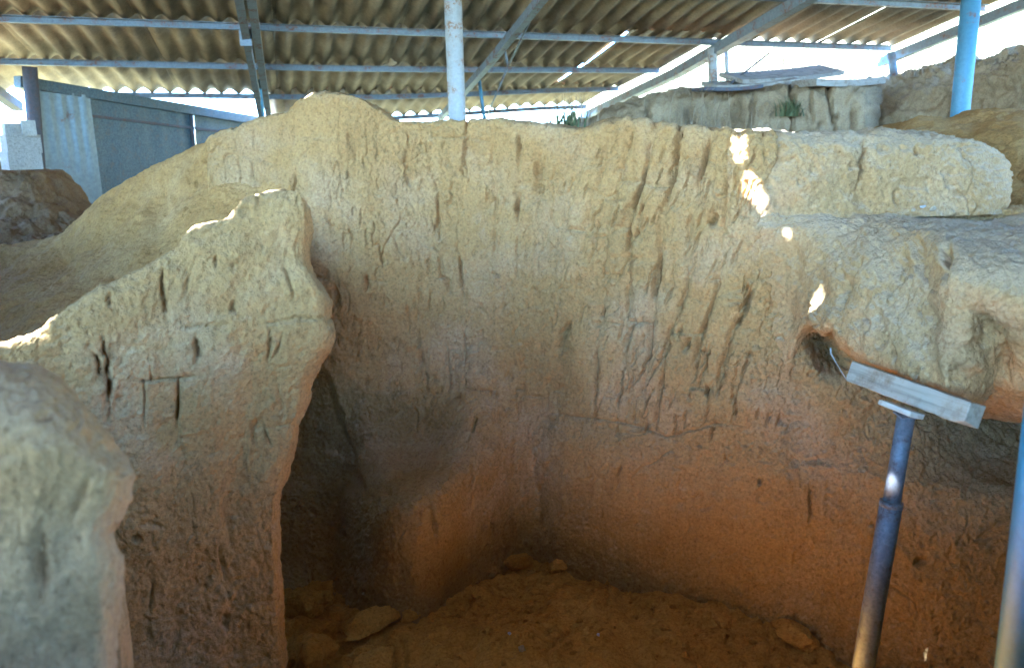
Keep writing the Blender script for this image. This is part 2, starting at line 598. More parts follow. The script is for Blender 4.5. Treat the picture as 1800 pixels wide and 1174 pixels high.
def split_grid(name, P, Nrm, ids, mat, root, core_name='core', depth=0.045):
    """cut one continuous eroded surface into the mass (id -1) and one object per brick"""
    R, C = P.shape[:2]
    idx = np.arange(R * C).reshape(R, C)
    q = np.stack([idx[:-1, :-1], idx[:-1, 1:], idx[1:, 1:], idx[1:, :-1]], -1).reshape(-1, 4)
    # orientation as the normal wants it
    a, b, c = P.reshape(-1, 3)[q[:, 0]], P.reshape(-1, 3)[q[:, 1]], P.reshape(-1, 3)[q[:, 3]]
    if np.sum(np.cross(b - a, c - a) * Nrm.reshape(-1, 3)[q[:, 0]], axis=-1).mean() < 0:
        q = q[:, ::-1]
    SN = blur(Nrm, 6, 2)
    SN = (SN / (np.linalg.norm(SN, axis=-1, keepdims=True) + 1e-9)).reshape(-1, 3)
    V, NN = P.reshape(-1, 3), Nrm.reshape(-1, 3)
    ids = ids.ravel()
    made = []

    def emit(nm, sel, skirt):
        f = q[sel]
        used, inv = np.unique(f, return_inverse=True)
        f = inv.reshape(-1, 4)
        v, nn, sn = V[used], NN[used], SN[used]
        if skirt:
            e = np.concatenate([f[:, [0, 1]], f[:, [1, 2]], f[:, [2, 3]], f[:, [3, 0]]])
            key = np.sort(e, axis=1)
            _, first, cnt = np.unique(key, axis=0, return_index=True, return_counts=True)
            be = e[first[cnt == 1]]
            nv = len(v)
            v2 = v - sn * depth
            sk = np.stack([be[:, 1], be[:, 0], be[:, 0] + nv, be[:, 1] + nv], -1)
            bu, binv = np.unique(be, return_inverse=True)
            remap = np.full(nv * 2, -1)
            remap[:nv] = np.arange(nv)
            remap[bu + nv] = nv + np.arange(len(bu))
            sk = remap[sk]
            v = np.vstack([v, v2[bu]])
            nn = np.vstack([nn, nn[bu]])
            f = np.vstack([f, sk])
        me = mesh_np(nm, v, f, True, nn)
        o = link(nm, me, mat, None)
        if root is not None:
            adopt(o, root)
        made.append(o)
        return o

    ids = ids.copy()
    kk, cn = np.unique(ids, return_counts=True)
    ids[np.isin(ids, kk[cn < 60])] = -1
    u = np.unique(ids)
    if (ids == -1).any():
        emit(core_name, ids == -1, False)
    for k in u:
        if k >= 0 and (ids == k).sum() >= 12:
            emit('brick', ids == k, True)
    # the mass behind the bricks, set back so that every joint has something behind it
    if (ids >= 0).any():
        st = 4
        Q = (P - SN.reshape(P.shape) * depth)[::st, ::st]
        G = ids.reshape(R - 1, C - 1)[::st, ::st][:Q.shape[0] - 1, :Q.shape[1] - 1]
        ii = np.arange(Q.shape[0] * Q.shape[1]).reshape(Q.shape[:2])
        f = np.stack([ii[:-1, :-1], ii[:-1, 1:], ii[1:, 1:], ii[1:, :-1]], -1)[:G.shape[0], :G.shape[1]][G >= 0]
        used, inv = np.unique(f, return_inverse=True)
        o = link('bedding', mesh_np('bedding', Q.reshape(-1, 3)[used], inv.reshape(-1, 4), True), mat)
        if root is not None:
            adopt(o, root)
    return made


def quad_avg(A):
    return 0.25 * (A[:-1, :-1] + A[1:, :-1] + A[:-1, 1:] + A[1:, 1:])


def pits_px(px, py, lst):
    d = np.zeros_like(px)
    Q = np.stack([px, py, 0 * px], -1) / 100.0
    px = px + 5.0 * fbm(Q, 6.0, 3, 901)
    py = py + 9.0 * fbm(Q, 5.0, 3, 902)
    rag = 1 + 0.55 * fbm(Q, 14.0, 3, 903)
    lo, hi = px.min(axis=0), px.max(axis=0)
    for (x, y, rx, ry, dep, sl) in lst:
        m = 3 * rx + 3 * abs(sl) * ry + 4
        c = np.nonzero((hi > x - m) & (lo < x + m))[0]
        if len(c) == 0:
            continue
        w = slice(c[0], c[-1] + 1)
        ex = (px[:, w] - x - sl * (py[:, w] - y)) / (0.75 * rx)
        ey = (py[:, w] - y) / ry
        d[:, w] += 0.8 * dep * rag[:, w] * np.exp(-np.minimum((ex * ex + ey * ey) ** 1.6 * 1.6, 60))
    return d


def smooth_solid(name, P, mat, parent=None, toward=(0, 0, 2.2), w=None):
    Nn = face_outward(grid_normals(P), P, toward, w)
    ids = np.full((P.shape[0] - 1, P.shape[1] - 1), -1)
    R = split_grid(name, P, Nn, ids, mat, parent, core_name=name)
    return R[0]


# ================================================================== BACK WALL
def back_wall():
    cols = [
        (360, [(240, 4.24), (300, 4.20), (500, 4.16), (700, 4.12), (810, 4.03), (850, 4.00), (880, 3.97), (915, 3.92), (1000, 3.74), (1110, 3.48)]),
        (470, [(205, 4.20), (300, 4.18), (500, 4.14), (700, 4.10), (810, 4.03), (850, 4.00), (880, 3.97), (915, 3.92), (1000, 3.74), (1110, 3.48)]),
        (505, [(196, 4.18), (300, 4.16), (500, 4.12), (700, 4.08), (810, 4.03), (850, 4.00), (880, 3.97), (915, 3.92), (1000, 3.74), (1110, 3.48)]),
        (530, [(170, 4.16), (300, 4.14), (500, 4.10), (700, 4.06), (810, 4.03), (850, 4.00), (880, 3.97), (915, 3.92), (1000, 3.74), (1110, 3.48)]),
        (572, [(160, 4.12), (300, 4.12), (500, 4.10), (700, 4.06), (810, 4.03), (850, 4.00), (880, 3.97), (915, 3.92), (1000, 3.74), (1110, 3.48)]),
        (640, [(177, 4.12), (300, 4.13), (500, 4.12), (690, 4.07), (785, 3.92), (840, 3.76), (880, 3.61), (912, 3.53), (1000, 3.46), (1110, 3.38)]),
        (686, [(207, 4.15), (300, 4.16), (500, 4.14), (700, 4.08), (800, 3.86), (850, 3.60), (878, 3.44), (894, 3.385), (1000, 3.35), (1110, 3.33)]),
        (735, [(216, 4.20), (300, 4.20), (500, 4.15), (690, 4.08), (790, 3.86), (846, 3.57), (876, 3.40), (892, 3.355), (1000, 3.33), (1110, 3.31)]),
        (765, [(214, 4.22), (300, 4.20), (500, 4.15), (680, 4.08), (772, 3.89), (828, 3.65), (864, 3.48), (888, 3.425), (1000, 3.40), (1100, 3.38)]),
        (840, [(212, 4.20), (300, 4.18), (500, 4.12), (645, 4.06), (722, 3.95), (778, 3.83), (826, 3.73), (890, 3.68), (980, 3.66), (1070, 3.64)]),
        (930, [(219, 4.10), (300, 4.09), (500, 4.05), (650, 4.02), (740, 3.98), (780, 3.95), (820, 3.93), (880, 3.92), (940, 3.92), (1020, 3.92)]),
        (1000, [(228, 4.00), (300, 3.98), (500, 3.93), (650, 3.90), (735, 3.87), (775, 3.82), (820, 3.80), (890, 3.79), (960, 3.78), (1050, 3.76)]),
        (1040, [(229, 3.95), (300, 3.93), (500, 3.88), (650, 3.84), (740, 3.81), (780, 3.76), (825, 3.74), (895, 3.73), (975, 3.72), (1070, 3.70)]),
        (1085, [(210, 3.88), (300, 3.86), (500, 3.80), (650, 3.77), (745, 3.74), (785, 3.69), (830, 3.67), (900, 3.66), (985, 3.65), (1080, 3.63)]),
        (1130, [(211, 3.82), (300, 3.79), (500, 3.73), (650, 3.70), (750, 3.67), (790, 3.63), (835, 3.61), (910, 3.60), (1000, 3.59), (1095, 3.57)]),
        (1180, [(223, 3.74), (300, 3.71), (500, 3.65), (650, 3.62), (755, 3.60), (800, 3.57), (845, 3.55), (920, 3.54), (1015, 3.53), (1110, 3.51)]),
        (1260, [(229, 3.63), (300, 3.59), (500, 3.53), (650, 3.50), (760, 3.48), (805, 3.46), (855, 3.45), (935, 3.44), (1030, 3.42), (1125, 3.40)]),
        (1330, [(235, 3.56), (300, 3.50), (500, 3.45), (650, 3.42), (770, 3.41), (815, 3.39), (870, 3.37), (950, 3.35), (1050, 3.33), (1145, 3.30)]),
        (1400, [(248, 3.55), (330, 3.53), (500, 3.44), (650, 3.38), (780, 3.35), (830, 3.32), (880, 3.30), (970, 3.28), (1070, 3.25), (1170, 3.21)]),
        (1500, [(330, 3.56), (400, 3.50), (520, 3.42), (650, 3.32), (790, 3.25), (840, 3.21), (900, 3.19), (990, 3.14), (1100, 3.08), (1230, 3.02)]),
        (1620, [(360, 3.56), (420, 3.50), (540, 3.44), (680, 3.36), (790, 3.17), (860, 3.08), (920, 3.05), (1020, 2.98), (1140, 2.90), (1290, 2.82)]),
        (1760, [(370, 3.50), (440, 3.48), (560, 3.52), (700, 3.60), (795, 3.30), (870, 3.00), (950, 2.92), (1050, 2.82), (1180, 2.72), (1350, 2.62)]),
        (1960, [(380, 3.45), (450, 3.42), (580, 3.46), (720, 3.55), (815, 3.18), (890, 2.86), (980, 2.72), (1080, 2.60), (1220, 2.48), (1420, 2.36)]),
    ]
    P, px, py, fr = net_surface(cols, 1.75, 0.0058, back=0.55, drop=1.9)
    P = blur(P, 6, 2)
    Nn = face_outward(grid_normals(P), P, (0, 0, 2.2), fr * (py < 1000))
    front = sstep(0.55, 0.95, fr)

    # courses of mudbrick set on edge: leaning strip joints traced top to foot
    ys = np.array([150, 215, 300, 400, 500, 600, 690, 770.])
    lines = np.array([
        [516, 516, 518, 522, 528, 534, 540, 548],
        [607, 608, 608, 604, 603, 606, 612, 618],
        [655, 668, 712, 727, 735, 738, 742, 748],
        [745, 755, 762, 770, 776, 781, 788, 796],
        [822, 820, 818, 804, 813, 812, 815, 820],
        [866, 866, 868, 871, 867, 868, 870, 874],
        [912, 912, 913, 909, 905, 902, 906, 912],
        [964, 960, 948, 945, 932, 921, 922, 926],
        [1014, 1013, 1016, 992, 986, 968, 964, 962],
        [1085, 1078, 1060, 1034, 1016, 1004, 998, 992],
        [1122, 1112, 1096, 1068, 1062, 1052, 1050, 1048],
        [1160, 1152, 1137, 1105, 1103, 1098, 1090, 1084],
        [1206, 1198, 1188, 1164, 1156, 1144, 1134, 1124],
        [1262, 1250, 1238, 1212, 1210, 1172, 1160, 1150],
        [1312, 1302, 1288, 1272, 1264, 1226, 1208, 1196],
        [1376, 1372, 1362, 1346, 1320, 1278, 1262, 1250],
    ])
    wx = px + 5.0 * fbm(P, 7.0, 3, 71) + 2.2 * fbm(P, 30.0, 3, 72)
    wy = py + 6.0 * fbm(P, 6.0, 3, 73) + 2.2 * fbm(P, 30.0, 3, 74)
    strip = np.zeros(px.shape, int)
    dist = np.full(px.shape, 99.0)
    which = np.zeros(px.shape, int)
    for k in range(len(lines)):
        xl = np.interp(wy, ys, lines[k])
        strip += (wx > xl).astype(int)
        dd = np.abs(wx - xl)
        which = np.where(dd < dist, k, which)
        dist = np.minimum(dist, dd)
    nstrip = len(lines) - 1
    rs = random.Random(3)
    cross = {}
    for k in range(1, nstrip + 1):
        if k <= 7:
            base = [248, 362, 490, 606, 690]
            cross[k] = [b + rs.uniform(-9, 9) for b in base]
        else:
            y0 = rs.uniform(255, 330)
            out = []
            while y0 < 650:
                out.append(y0)
                y0 += rs.uniform(92, 132)
            cross[k] = out + [695 + rs.uniform(-8, 8)]
    foot = 752 + 0.03 * (px - 900) + 10 * fbm(P, 3.0, 2, 75)
    course = np.zeros(px.shape, int)
    cd = np.full(px.shape, 99.0)
    for k in range(1, nstrip + 1):
        m = strip == k
        for yc in cross[k]:
            yy = yc + 0.06 * (px - lines[k][3])
            course = np.where(m & (wy > yy), course + 1, course)
            cd = np.where(m, np.minimum(cd, np.abs(wy - yy)), cd)
    inside = (strip >= 1) & (strip <= nstrip) & (py < foot) & (fr > 0.93)
    ids = np.where(inside, strip * 100 + course, -1)

    # how open each joint is along its run
    open_v = sstep(-0.15, 0.45, fbm(P * np.array([1, 1, 0.85]), 8.5, 3, 81) + 0.17 * sstep(980, 1100, px) - 0.04)
    open_h = sstep(-0.05, 0.35, fbm(P, 7.0, 2, 82) - 0.02)
    seg = vnoise(np.stack([which * 3.17, course * 4.41 + which * 1.3, 0.0 * px], -1) + 0.37, 84)
    open_v = open_v * (0.25 + 0.75 * blur(sstep(-0.25, 0.15, seg), 4, 1))
    wv = 2.2 + 1.8 * fbm(P, 11.0, 2, 83) + 0.9 * sstep(1000, 1200, px)
    gv = np.exp(-(dist / np.maximum(wv, 1.5)) ** 2)
    gh = np.exp(-(cd / 2.0) ** 2)
    zone = sstep(480, 530, px) * (1 - sstep(1370, 1410, px)) * (1 - sstep(720, 775, py))
    D = erode(P, seed=11, rough=1.0 + 0.55 * sstep(1240, 1380, px) * (1 - 0.5 * sstep(700, 800, py)), cracks=0.005)
    # the eroded strips bulge between their joints on the leaning side
    lean = sstep(960, 1090, px) * (1 - sstep(620, 700, py))
    D += zone * front * (-((0.020 + 0.016 * sstep(980, 1100, px) + 0.028 * sstep(0.1, 0.5, fbm(P, 4.0, 2, 87))) * gv * open_v) - 0.014 * gh * open_h)
    D += front * zone * lean * 0.014 * (sstep(0, 14, dist) - 0.5)
    D += front * zone * 0.012 * vnoise(np.stack([strip * 3.7, course * 5.3, strip * 0.0], -1) + 0.5, 91) * sstep(2, 9, np.minimum(dist, cd))
    D -= front * pits_px(px, py, [
        (945, 312, 11, 42, 0.045, -0.05), (911, 366, 6, 26, 0.05, -0.05), (914, 262, 7, 24, 0.028, 0), (990, 590, 9, 34, 0.07, -0.35),
        (1256, 388, 11, 11, 0.06, 0), (1241, 686, 7, 13, 0.07, 0.1), (582, 390, 11, 22, 0.030, 0.2), (740, 626, 8, 12, 0.04, 0),
        (646, 496, 6, 16, 0.035, 0), (786, 502, 11, 16, 0.034, 0.3), (778, 487, 16, 4, 0.04, 0), (1374, 500, 20, 17, 0.05, 0),
        (1206, 610, 7, 15, 0.05, -0.2), (770, 400, 6, 24, 0.035, 0.2), (718, 300, 10, 30, 0.035, 0.15), (872, 484, 12, 4, 0.035, 0),
        (1108, 590, 8, 22, 0.05, -0.35), (1155, 490, 6, 30, 0.045, -0.15), (1105, 380, 10, 24, 0.03, -0.3), (1310, 540, 7, 40, 0.05, -0.4),
        (820, 265, 10, 36, 0.032, -0.1), (895, 660, 8, 12, 0.03, 0), (835, 745, 5, 16, 0.03, 0), (760, 915, 5, 42, 0.05, 0.12),
        (1088, 835, 4, 20, 0.03, -0.2), (1424, 880, 4, 42, 0.035, 0.03), (1336, 845, 6, 10, 0.035, 0), (1620, 985, 16, 12, 0.05, 0),
        (1290, 690, 8, 30, 0.03, -0.2), (590, 520, 8, 24, 0.03, 0.1), (1050, 720, 3.5, 14, 0.03, 0), (1115, 722, 3.5, 22, 0.03, 0),
        (1185, 745, 3.5, 22, 0.03, -0.1), (992, 738, 3.5, 14, 0.03, 0), (1090, 752, 3.5, 13, 0.025, -0.2), (1248, 762, 5, 14, 0.03, 0),
        (905, 800, 9, 40, 0.02, -0.2), (945, 880, 10, 40, 0.02, 0.1), (830, 835, 4, 26, 0.02, 0), (1455, 618, 50, 44, 0.20, 0.4),
        (1390, 740, 40, 10, 0.02, 0), (1420, 810, 60, 8, 0.025, 0), 
    ])
    rp_ = random.Random(21)
    marks = []
    for _ in range(330):
        mx, my = rp_.uniform(560, 1400), rp_.uniform(235, 770)
        f_ = float(sstep(900, 1080, mx))
        sl_ = rp_.gauss(0.06 - 0.40 * f_, 0.12)
        ln = rp_.uniform(6, 22) * (1 + 0.4 * f_)
        marks.append((mx, my, rp_.uniform(1.6, 4.2), ln, rp_.uniform(0.006, 0.020) * (1 + 0.6 * f_), sl_))
    for _ in range(90):                              # small knocked-out chips
        marks.append((rp_.uniform(540, 1780), rp_.uniform(260, 1000), rp_.uniform(4, 10), rp_.uniform(4, 9), rp_.uniform(0.008, 0.022), 0.0))
    D -= front * pits_px(px, py, marks)
    # shallow recess shaped after the shadow cast by the stub wall's free end
    ex = 572 + 0.33 * (py - 655) + 7 * fbm(P, 8, 3, 86)
    D -= front * 0.05 * sstep(10, -10, px - ex) * sstep(640, 672, py + 0.25 * (px - 560)) * (1 - sstep(835, 872, py))
    # long shallow bed line under the bricks
    bed = 742 + np.interp(px, [960, 1060, 1110, 1170, 1260, 1420], [-18, -6, 4, 26, 2, 20])
    D -= front * 0.014 * np.exp(-((py + 3 * fbm(P, 9, 2, 85) - bed) / 2.6) ** 2) * sstep(960, 990, px) * (1 - sstep(1260, 1330, px))
    P2 = P + Nn * D[..., None]
    N2 = face_outward(grid_normals(P2), P2, (0, 0, 2.2), fr * (py < 1000))
    root = thing('mudbrick_wall', 'tall curving mudbrick wall of leaning edge-set bricks at the rear of the pit', 'wall', tuple(at_z(930, 960, 0.0)))
    return split_grid('wall', P2, N2, np.round(np.where(
        (quad_avg(inside.astype(float)) > 0.99), ids[:-1, :-1], -1)).astype(int), MUD, root, core_name='plastered_mass')


back_wall()


# ================================================================== LEFT WALL STUB
def stub_wall():
    cols = [
        (-190, [(672, 2.16), (720, 2.12), (800, 2.12), (900, 2.10), (1000, 2.08), (1120, 2.06), (1300, 2.04)]),
        (-60, [(622, 2.28), (680, 2.24), (800, 2.24), (900, 2.22), (1000, 2.20), (1120, 2.18), (1300, 2.15)]),
        (40, [(592, 2.38), (650, 2.34), (780, 2.34), (900, 2.32), (1000, 2.30), (1120, 2.28), (1300, 2.24)]),
        (110, [(552, 2.46), (620, 2.41), (760, 2.40), (900, 2.38), (1000, 2.36), (1120, 2.34), (1300, 2.30)]),
        (170, [(508, 2.52), (600, 2.46), (760, 2.45), (900, 2.43), (1000, 2.41), (1120, 2.39), (1300, 2.35)]),
        (230, [(482, 2.57), (600, 2.51), (760, 2.50), (900, 2.48), (1000, 2.46), (1120, 2.44), (1300, 2.39)]),
        (290, [(448, 2.62), (600, 2.56), (760, 2.55), (900, 2.53), (1000, 2.51), (1120, 2.49), (1300, 2.43)]),
        (312, [(428, 2.65), (590, 2.58), (750, 2.57), (900, 2.55), (1000, 2.53), (1120, 2.51), (1300, 2.45)]),
        (332, [(398, 2.67), (580, 2.60), (750, 2.58), (900, 2.56), (1000, 2.54), (1120, 2.52), (1300, 2.46)]),
        (372, [(392, 2.70), (570, 2.63), (750, 2.61), (900, 2.59), (1000, 2.57), (1120, 2.55), (1300, 2.49)]),
        (398, [(386, 2.72), (565, 2.65), (750, 2.63), (900, 2.61), (1000, 2.59), (1120, 2.57), (1300, 2.51)]),
        (412, [(357, 2.74), (560, 2.67), (750, 2.65), (900, 2.63), (1000, 2.61), (1120, 2.59), (1300, 2.53)]),
        (445, [(338, 2.76), (560, 2.69), (750, 2.67), (900, 2.65), (1000, 2.63), (1120, 2.61), (1300, 2.55)]),
        (485, [(331, 2.78), (560, 2.71), (750, 2.69), (900, 2.67), (1000, 2.65), (1120, 2.63), (1300, 2.58)]),
    ]
    # the broken end: rows pulled out to the traced outline
    end = [(527, 337, 2.80), (585, 575, 2.76), (532, 745, 2.74), (494, 900, 2.71), (494, 1000, 2.69), (503, 1120, 2.67), (512, 1300, 2.62)]
    us = [c[0] for c in cols] + [510, 530, 540]
    P, px, py, fr = None, None, None, None
    ctrl = []
    for px0, rows in cols:
        xx = [px0 if px0 < 290 else 290 + (px0 - 290) * (end[j][0] - 30 - 290) / 195.0 for j in range(len(rows))]
        pts = [at(x, y, Y) for x, (y, Y) in zip(xx, rows)]
        meta = [(x, y, 1.0) for x, (y, Y) in zip(xx, rows)]
        ctrl.append((pts, meta))
    lastp = ctrl[-1][0]
    # squeeze columns 405.. towards the traced end so that the face follows its outline
    e1 = [at(x - 12, y, Y - 0.02) for x, y, Y in end]
    e2 = [at(x, y, Y + 0.07) for x, y, Y in end]
    e3 = [at(x, y, Y + 0.07) + np.array([-0.22, 0.26, -0.16 if j == 0 else 0.0]) for j, (x, y, Y) in enumerate(end)]
    e2[0] = e2[0] + np.array([0, 0, -0.03])
    for e, dx in ((e1, -12), (e2, 0), (e3, 0)):
        ctrl.append((e, [(x + dx, y, 1.0) for x, y, Y in end]))
    full = []
    for i, (pts, meta) in enumerate(ctrl):
        crest = pts[0]
        bk = 0.17 if i < len(ctrl) - 1 else 0.03
        low = np.array([min(crest[0], min(q[0] for q in pts)) - 0.22, crest[1] + bk * 1.1, -0.1])
        pre = [low, crest + np.array([-0.05, bk, -0.13]), crest + np.array([-0.015, bk * 0.35, -0.008])]
        pm = [(meta[0][0], meta[0][1] - 60, 0.0)] * 2 + [(meta[0][0], meta[0][1] - 10, 0.2)]
        pts = pts + [np.array([pts[-1][0], pts[-1][1], -0.15])]
        meta = meta + [(meta[-1][0], 2000.0, 1.0)]
        full.append(np.hstack([np.array(pre + pts), np.array(pm + meta)]))
    C = np.array(full)
    us = np.array(us, float)
    us = np.concatenate([us[:-3], [us[-4] + 38, us[-4] + 66, us[-4] + 130]])
    uq = np.linspace(us[0], us[-1], int((us[-1] - us[0]) / 2.2))
    C = np.swapaxes(pchip(us, C, uq), 0, 1)
    seg = np.linalg.norm(np.diff(C[..., :3], axis=0), axis=-1).mean(axis=1)
    seg[0] *= 0.12
    seg[-1] *= 0.3
    vs = np.concatenate([[0], np.cumsum(seg)])
    C = pchip(vs, C, np.linspace(0, vs[-1], int(vs[-1] / 0.0055)))
    P, px, py, fr = blur(C[..., :3], 3, 2), C[..., 3], C[..., 4], C[..., 5]
    # the traced broken outline of the free end
    oy = np.array([325, 345, 400, 455, 480, 505, 530, 560, 590, 620, 645, 672, 740, 800, 850, 880, 960, 1040, 1120, 1200, 1300])
    ox = np.array([528, 540, 547, 541, 551, 566, 583, 579, 589, 578, 566, 546, 531, 521, 502, 494, 497, 494, 503, 510, 512])
    ne = int(np.searchsorted(uq, us[-2]))
    want = np.interp(py[:, ne], oy, ox)
    sh = (want - px[:, ne])[:, None] * sstep(430, 520, px - 0.0) * (fr > 0.5)
    P = P.copy()
    P[..., 0] += blur(sh, 2, 1) * P[..., 1] / 1400.0
    Nn = face_outward(grid_normals(P), P, (0, 0, 2.2), fr * (py < 1000))
    front = sstep(0.55, 0.95, fr)
    wx = px + 5.0 * fbm(P, 8.0, 3, 171)
    wy = py + 5.0 * fbm(P, 7.0, 3, 172) + 2 * fbm(P, 30.0, 3, 174)
    yl = [468, 569, 655, 762, 868, 966, 1070]
    slope = [-0.02, -0.045, -0.10, -0.10, -0.14, -0.16, -0.16]
    xs = [[300, 395, 455, 505], [100, 198, 291, 335, 408, 508], [60, 120, 188, 260, 345, 412, 474, 530], [40, 110, 190, 252, 313, 380, 448, 500],
          [60, 150, 230, 300, 380, 440], [90, 180, 270, 340, 400, 460], [60, 160, 250, 330, 396, 450]]
    course = np.zeros(px.shape, int)
    cd = np.full(px.shape, 99.0)
    for y0, s in zip(yl, slope):
        yy = y0 + s * (px - 380)
        course += (wy > yy).astype(int)
        cd = np.minimum(cd, np.abs(wy - yy))
    cell = np.zeros(px.shape, int)
    vd = np.full(px.shape, 99.0)
    for k, lst in enumerate(xs):
        m = course == k
        for x0 in lst:
            xx = x0 + 0.06 * (py - yl[k] + 50)
            cell = np.where(m & (wx > xx), cell + 1, cell)
            vd = np.where(m, np.minimum(vd, np.abs(wx - xx)), vd)
    inside = (course < len(xs)) & (fr > 0.93) & (px > -40) & (np.sum(Nn * (np.array([0, 0, 2.2]) - P), axis=-1) > 0.15)
    inside[:, int(px.shape[1] * 0.86):] = False
    ids = np.where(inside, course * 100 + cell, -1)
    open_v = sstep(0.0, 0.5, fbm(P, 6.0, 2, 181) - 0.02)
    open_h = sstep(-0.1, 0.5, fbm(P, 5.0, 2, 182) - 0.05)
    deep = 1 - 0.6 * sstep(700, 800, py)
    D = erode(P, amp=(0.022, 0.012, 0.007), seed=61, rough=0.95, cracks=0.002)
    D += front * deep * (-0.011 * np.exp(-(vd / (2.4 + 1.6 * fbm(P, 9, 2, 183))) ** 2) * open_v - 0.020 * np.exp(-(cd / 2.0) ** 2) * open_h)
    D += front * 0.010 * vnoise(np.stack([course * 3.7, cell * 5.3, course * 0.0], -1) + 0.5, 191) * sstep(2, 9, np.minimum(vd, cd))
    D -= 0.6 * front * pits_px(px, py, [
        (345, 612, 9, 24, 0.06, 0.05), (291, 520, 5, 42, 0.055, 0.06), (186, 640, 8, 50, 0.055, 0.1), (175, 650, 6, 40, 0.04, 0.45), (190, 690, 9, 30, 0.05, -0.3),
        (410, 540, 7, 10, 0.05, 0), (330, 505, 6, 26, 0.025, -0.3), (198, 528, 8, 11, 0.04, 0), (512, 500, 5, 30, 0.035, 0.1), (474, 608, 4.5, 34, 0.05, 0.05),
        (490, 612, 4, 26, 0.03, -0.3), (313, 715, 5, 26, 0.035, 0), (382, 466, 6, 7, 0.03, 0), (412, 474, 6, 6, 0.03, 0), (447, 770, 5, 20, 0.03, 0),
        (240, 945, 10, 12, 0.05, 0), (270, 925, 30, 5, 0.03, 0), (392, 985, 5, 32, 0.035, 0.1), (395, 1090, 9, 14, 0.05, 0), (265, 1050, 5, 24, 0.03, 0), (470, 765, 4, 18, 0.03, 0.3),
    ])
    P2 = P + Nn * D[..., None]
    N2 = face_outward(grid_normals(P2), P2, (0, 0, 2.2), fr * (py < 1000))
    root = thing('mudbrick_wall', 'broken mudbrick wall stub stepping up to a ragged free end beside the pit', 'wall', tuple(at(360, 1300, 2.5)))
    split_grid('wall', P2, N2, np.where(quad_avg(inside.astype(float)) > 0.99, ids[:-1, :-1], -1), MUD, root, core_name='mud_mass')


stub_wall()


# ================================================================== OTHER EARTH MASSES
def mass(name, label, cat, cols, mat, step_px=3.0, step_m=0.012, back=0.5, drop=1.0, amp=(0.03, 0.014, 0.006), scale=(2.6, 9, 28), seed=0, pits=(), cracks=0.006,
         back_dx=0.0, back_rise=0.0, rough=1.0, kind=None, foot=False, outline=None, toward=(0, 0, 2.6)):
    P, px, py, fr = net_surface(cols, step_px, step_m, back, drop, back_dx, back_rise, foot)
    P = blur(P, 3, 2)
    if outline:
        oy, ox, x0 = outline
        P[..., 0] += (np.interp(py, oy, ox) - cols[-1][0]) * sstep(x0, cols[-1][0], px) * P[..., 1] / 1400.0
    Nn = face_outward(grid_normals(P), P, (0, 0, 2.2), fr)
    D = erode(P, amp, scale, seed, rough, cracks)
    if pits:
        D = D - pits_px(px, py, pits) * sstep(0.3, 0.7, fr)
    P2 = P + Nn * D[..., None]
    o = smooth_solid(name, P2, mat, None, (0, 0, 2.2), fr)
    tag(o, label, cat, kind=kind)
    return o


# sloping mass of a thick wall running down behind the stub
mass('earth_mound', 'smooth sloping earth mass falling away behind the broken wall stub', 'mound', [
    (-220, [(470, 4.6), (520, 4.2), (600, 3.6), (700, 3.0), (800, 2.75)]),
    (0, [(446, 4.7), (480, 4.4), (560, 3.7), (640, 3.1), (740, 2.85)]),
    (60, [(425, 4.7), (460, 4.4), (540, 3.75), (620, 3.2), (720, 2.9)]),
    (118, [(398, 4.7), (440, 4.4), (520, 3.8), (600, 3.25), (700, 2.95)]),
    (150, [(366, 4.7), (420, 4.4), (500, 3.85), (590, 3.3), (690, 3.0)]),
    (190, [(330, 4.7), (400, 4.4), (480, 3.9), (570, 3.4), (680, 3.05)]),
    (260, [(290, 4.65), (360, 4.4), (450, 3.95), (550, 3.45), (660, 3.1)]),
    (330, [(254, 4.6), (320, 4.4), (410, 4.0), (520, 3.5), (640, 3.15)]),
    (400, [(232, 4.5), (300, 4.35), (380, 4.05), (500, 3.6), (620, 3.2)]),
    (460, [(214, 4.4), (280, 4.28), (360, 4.10), (480, 3.75), (600, 3.3)]),
    (500, [(196, 4.30), (260, 4.22), (340, 4.10), (460, 3.85), (600, 3.4)]),
    (516, [(176, 4.24), (250, 4.19), (330, 4.10), (460, 3.90), (600, 3.5)]),
    (534, [(172, 4.24), (250, 4.24), (330, 4.24), (460, 4.2), (600, 4.1)]),
], MOUND, back=0.7, drop=1.5, seed=201, amp=(0.06, 0.016, 0.006), cracks=0.006,
     pits=[(385, 268, 14, 12, 0.05, -0.4), (370, 285, 12, 10, 0.03, 0)])

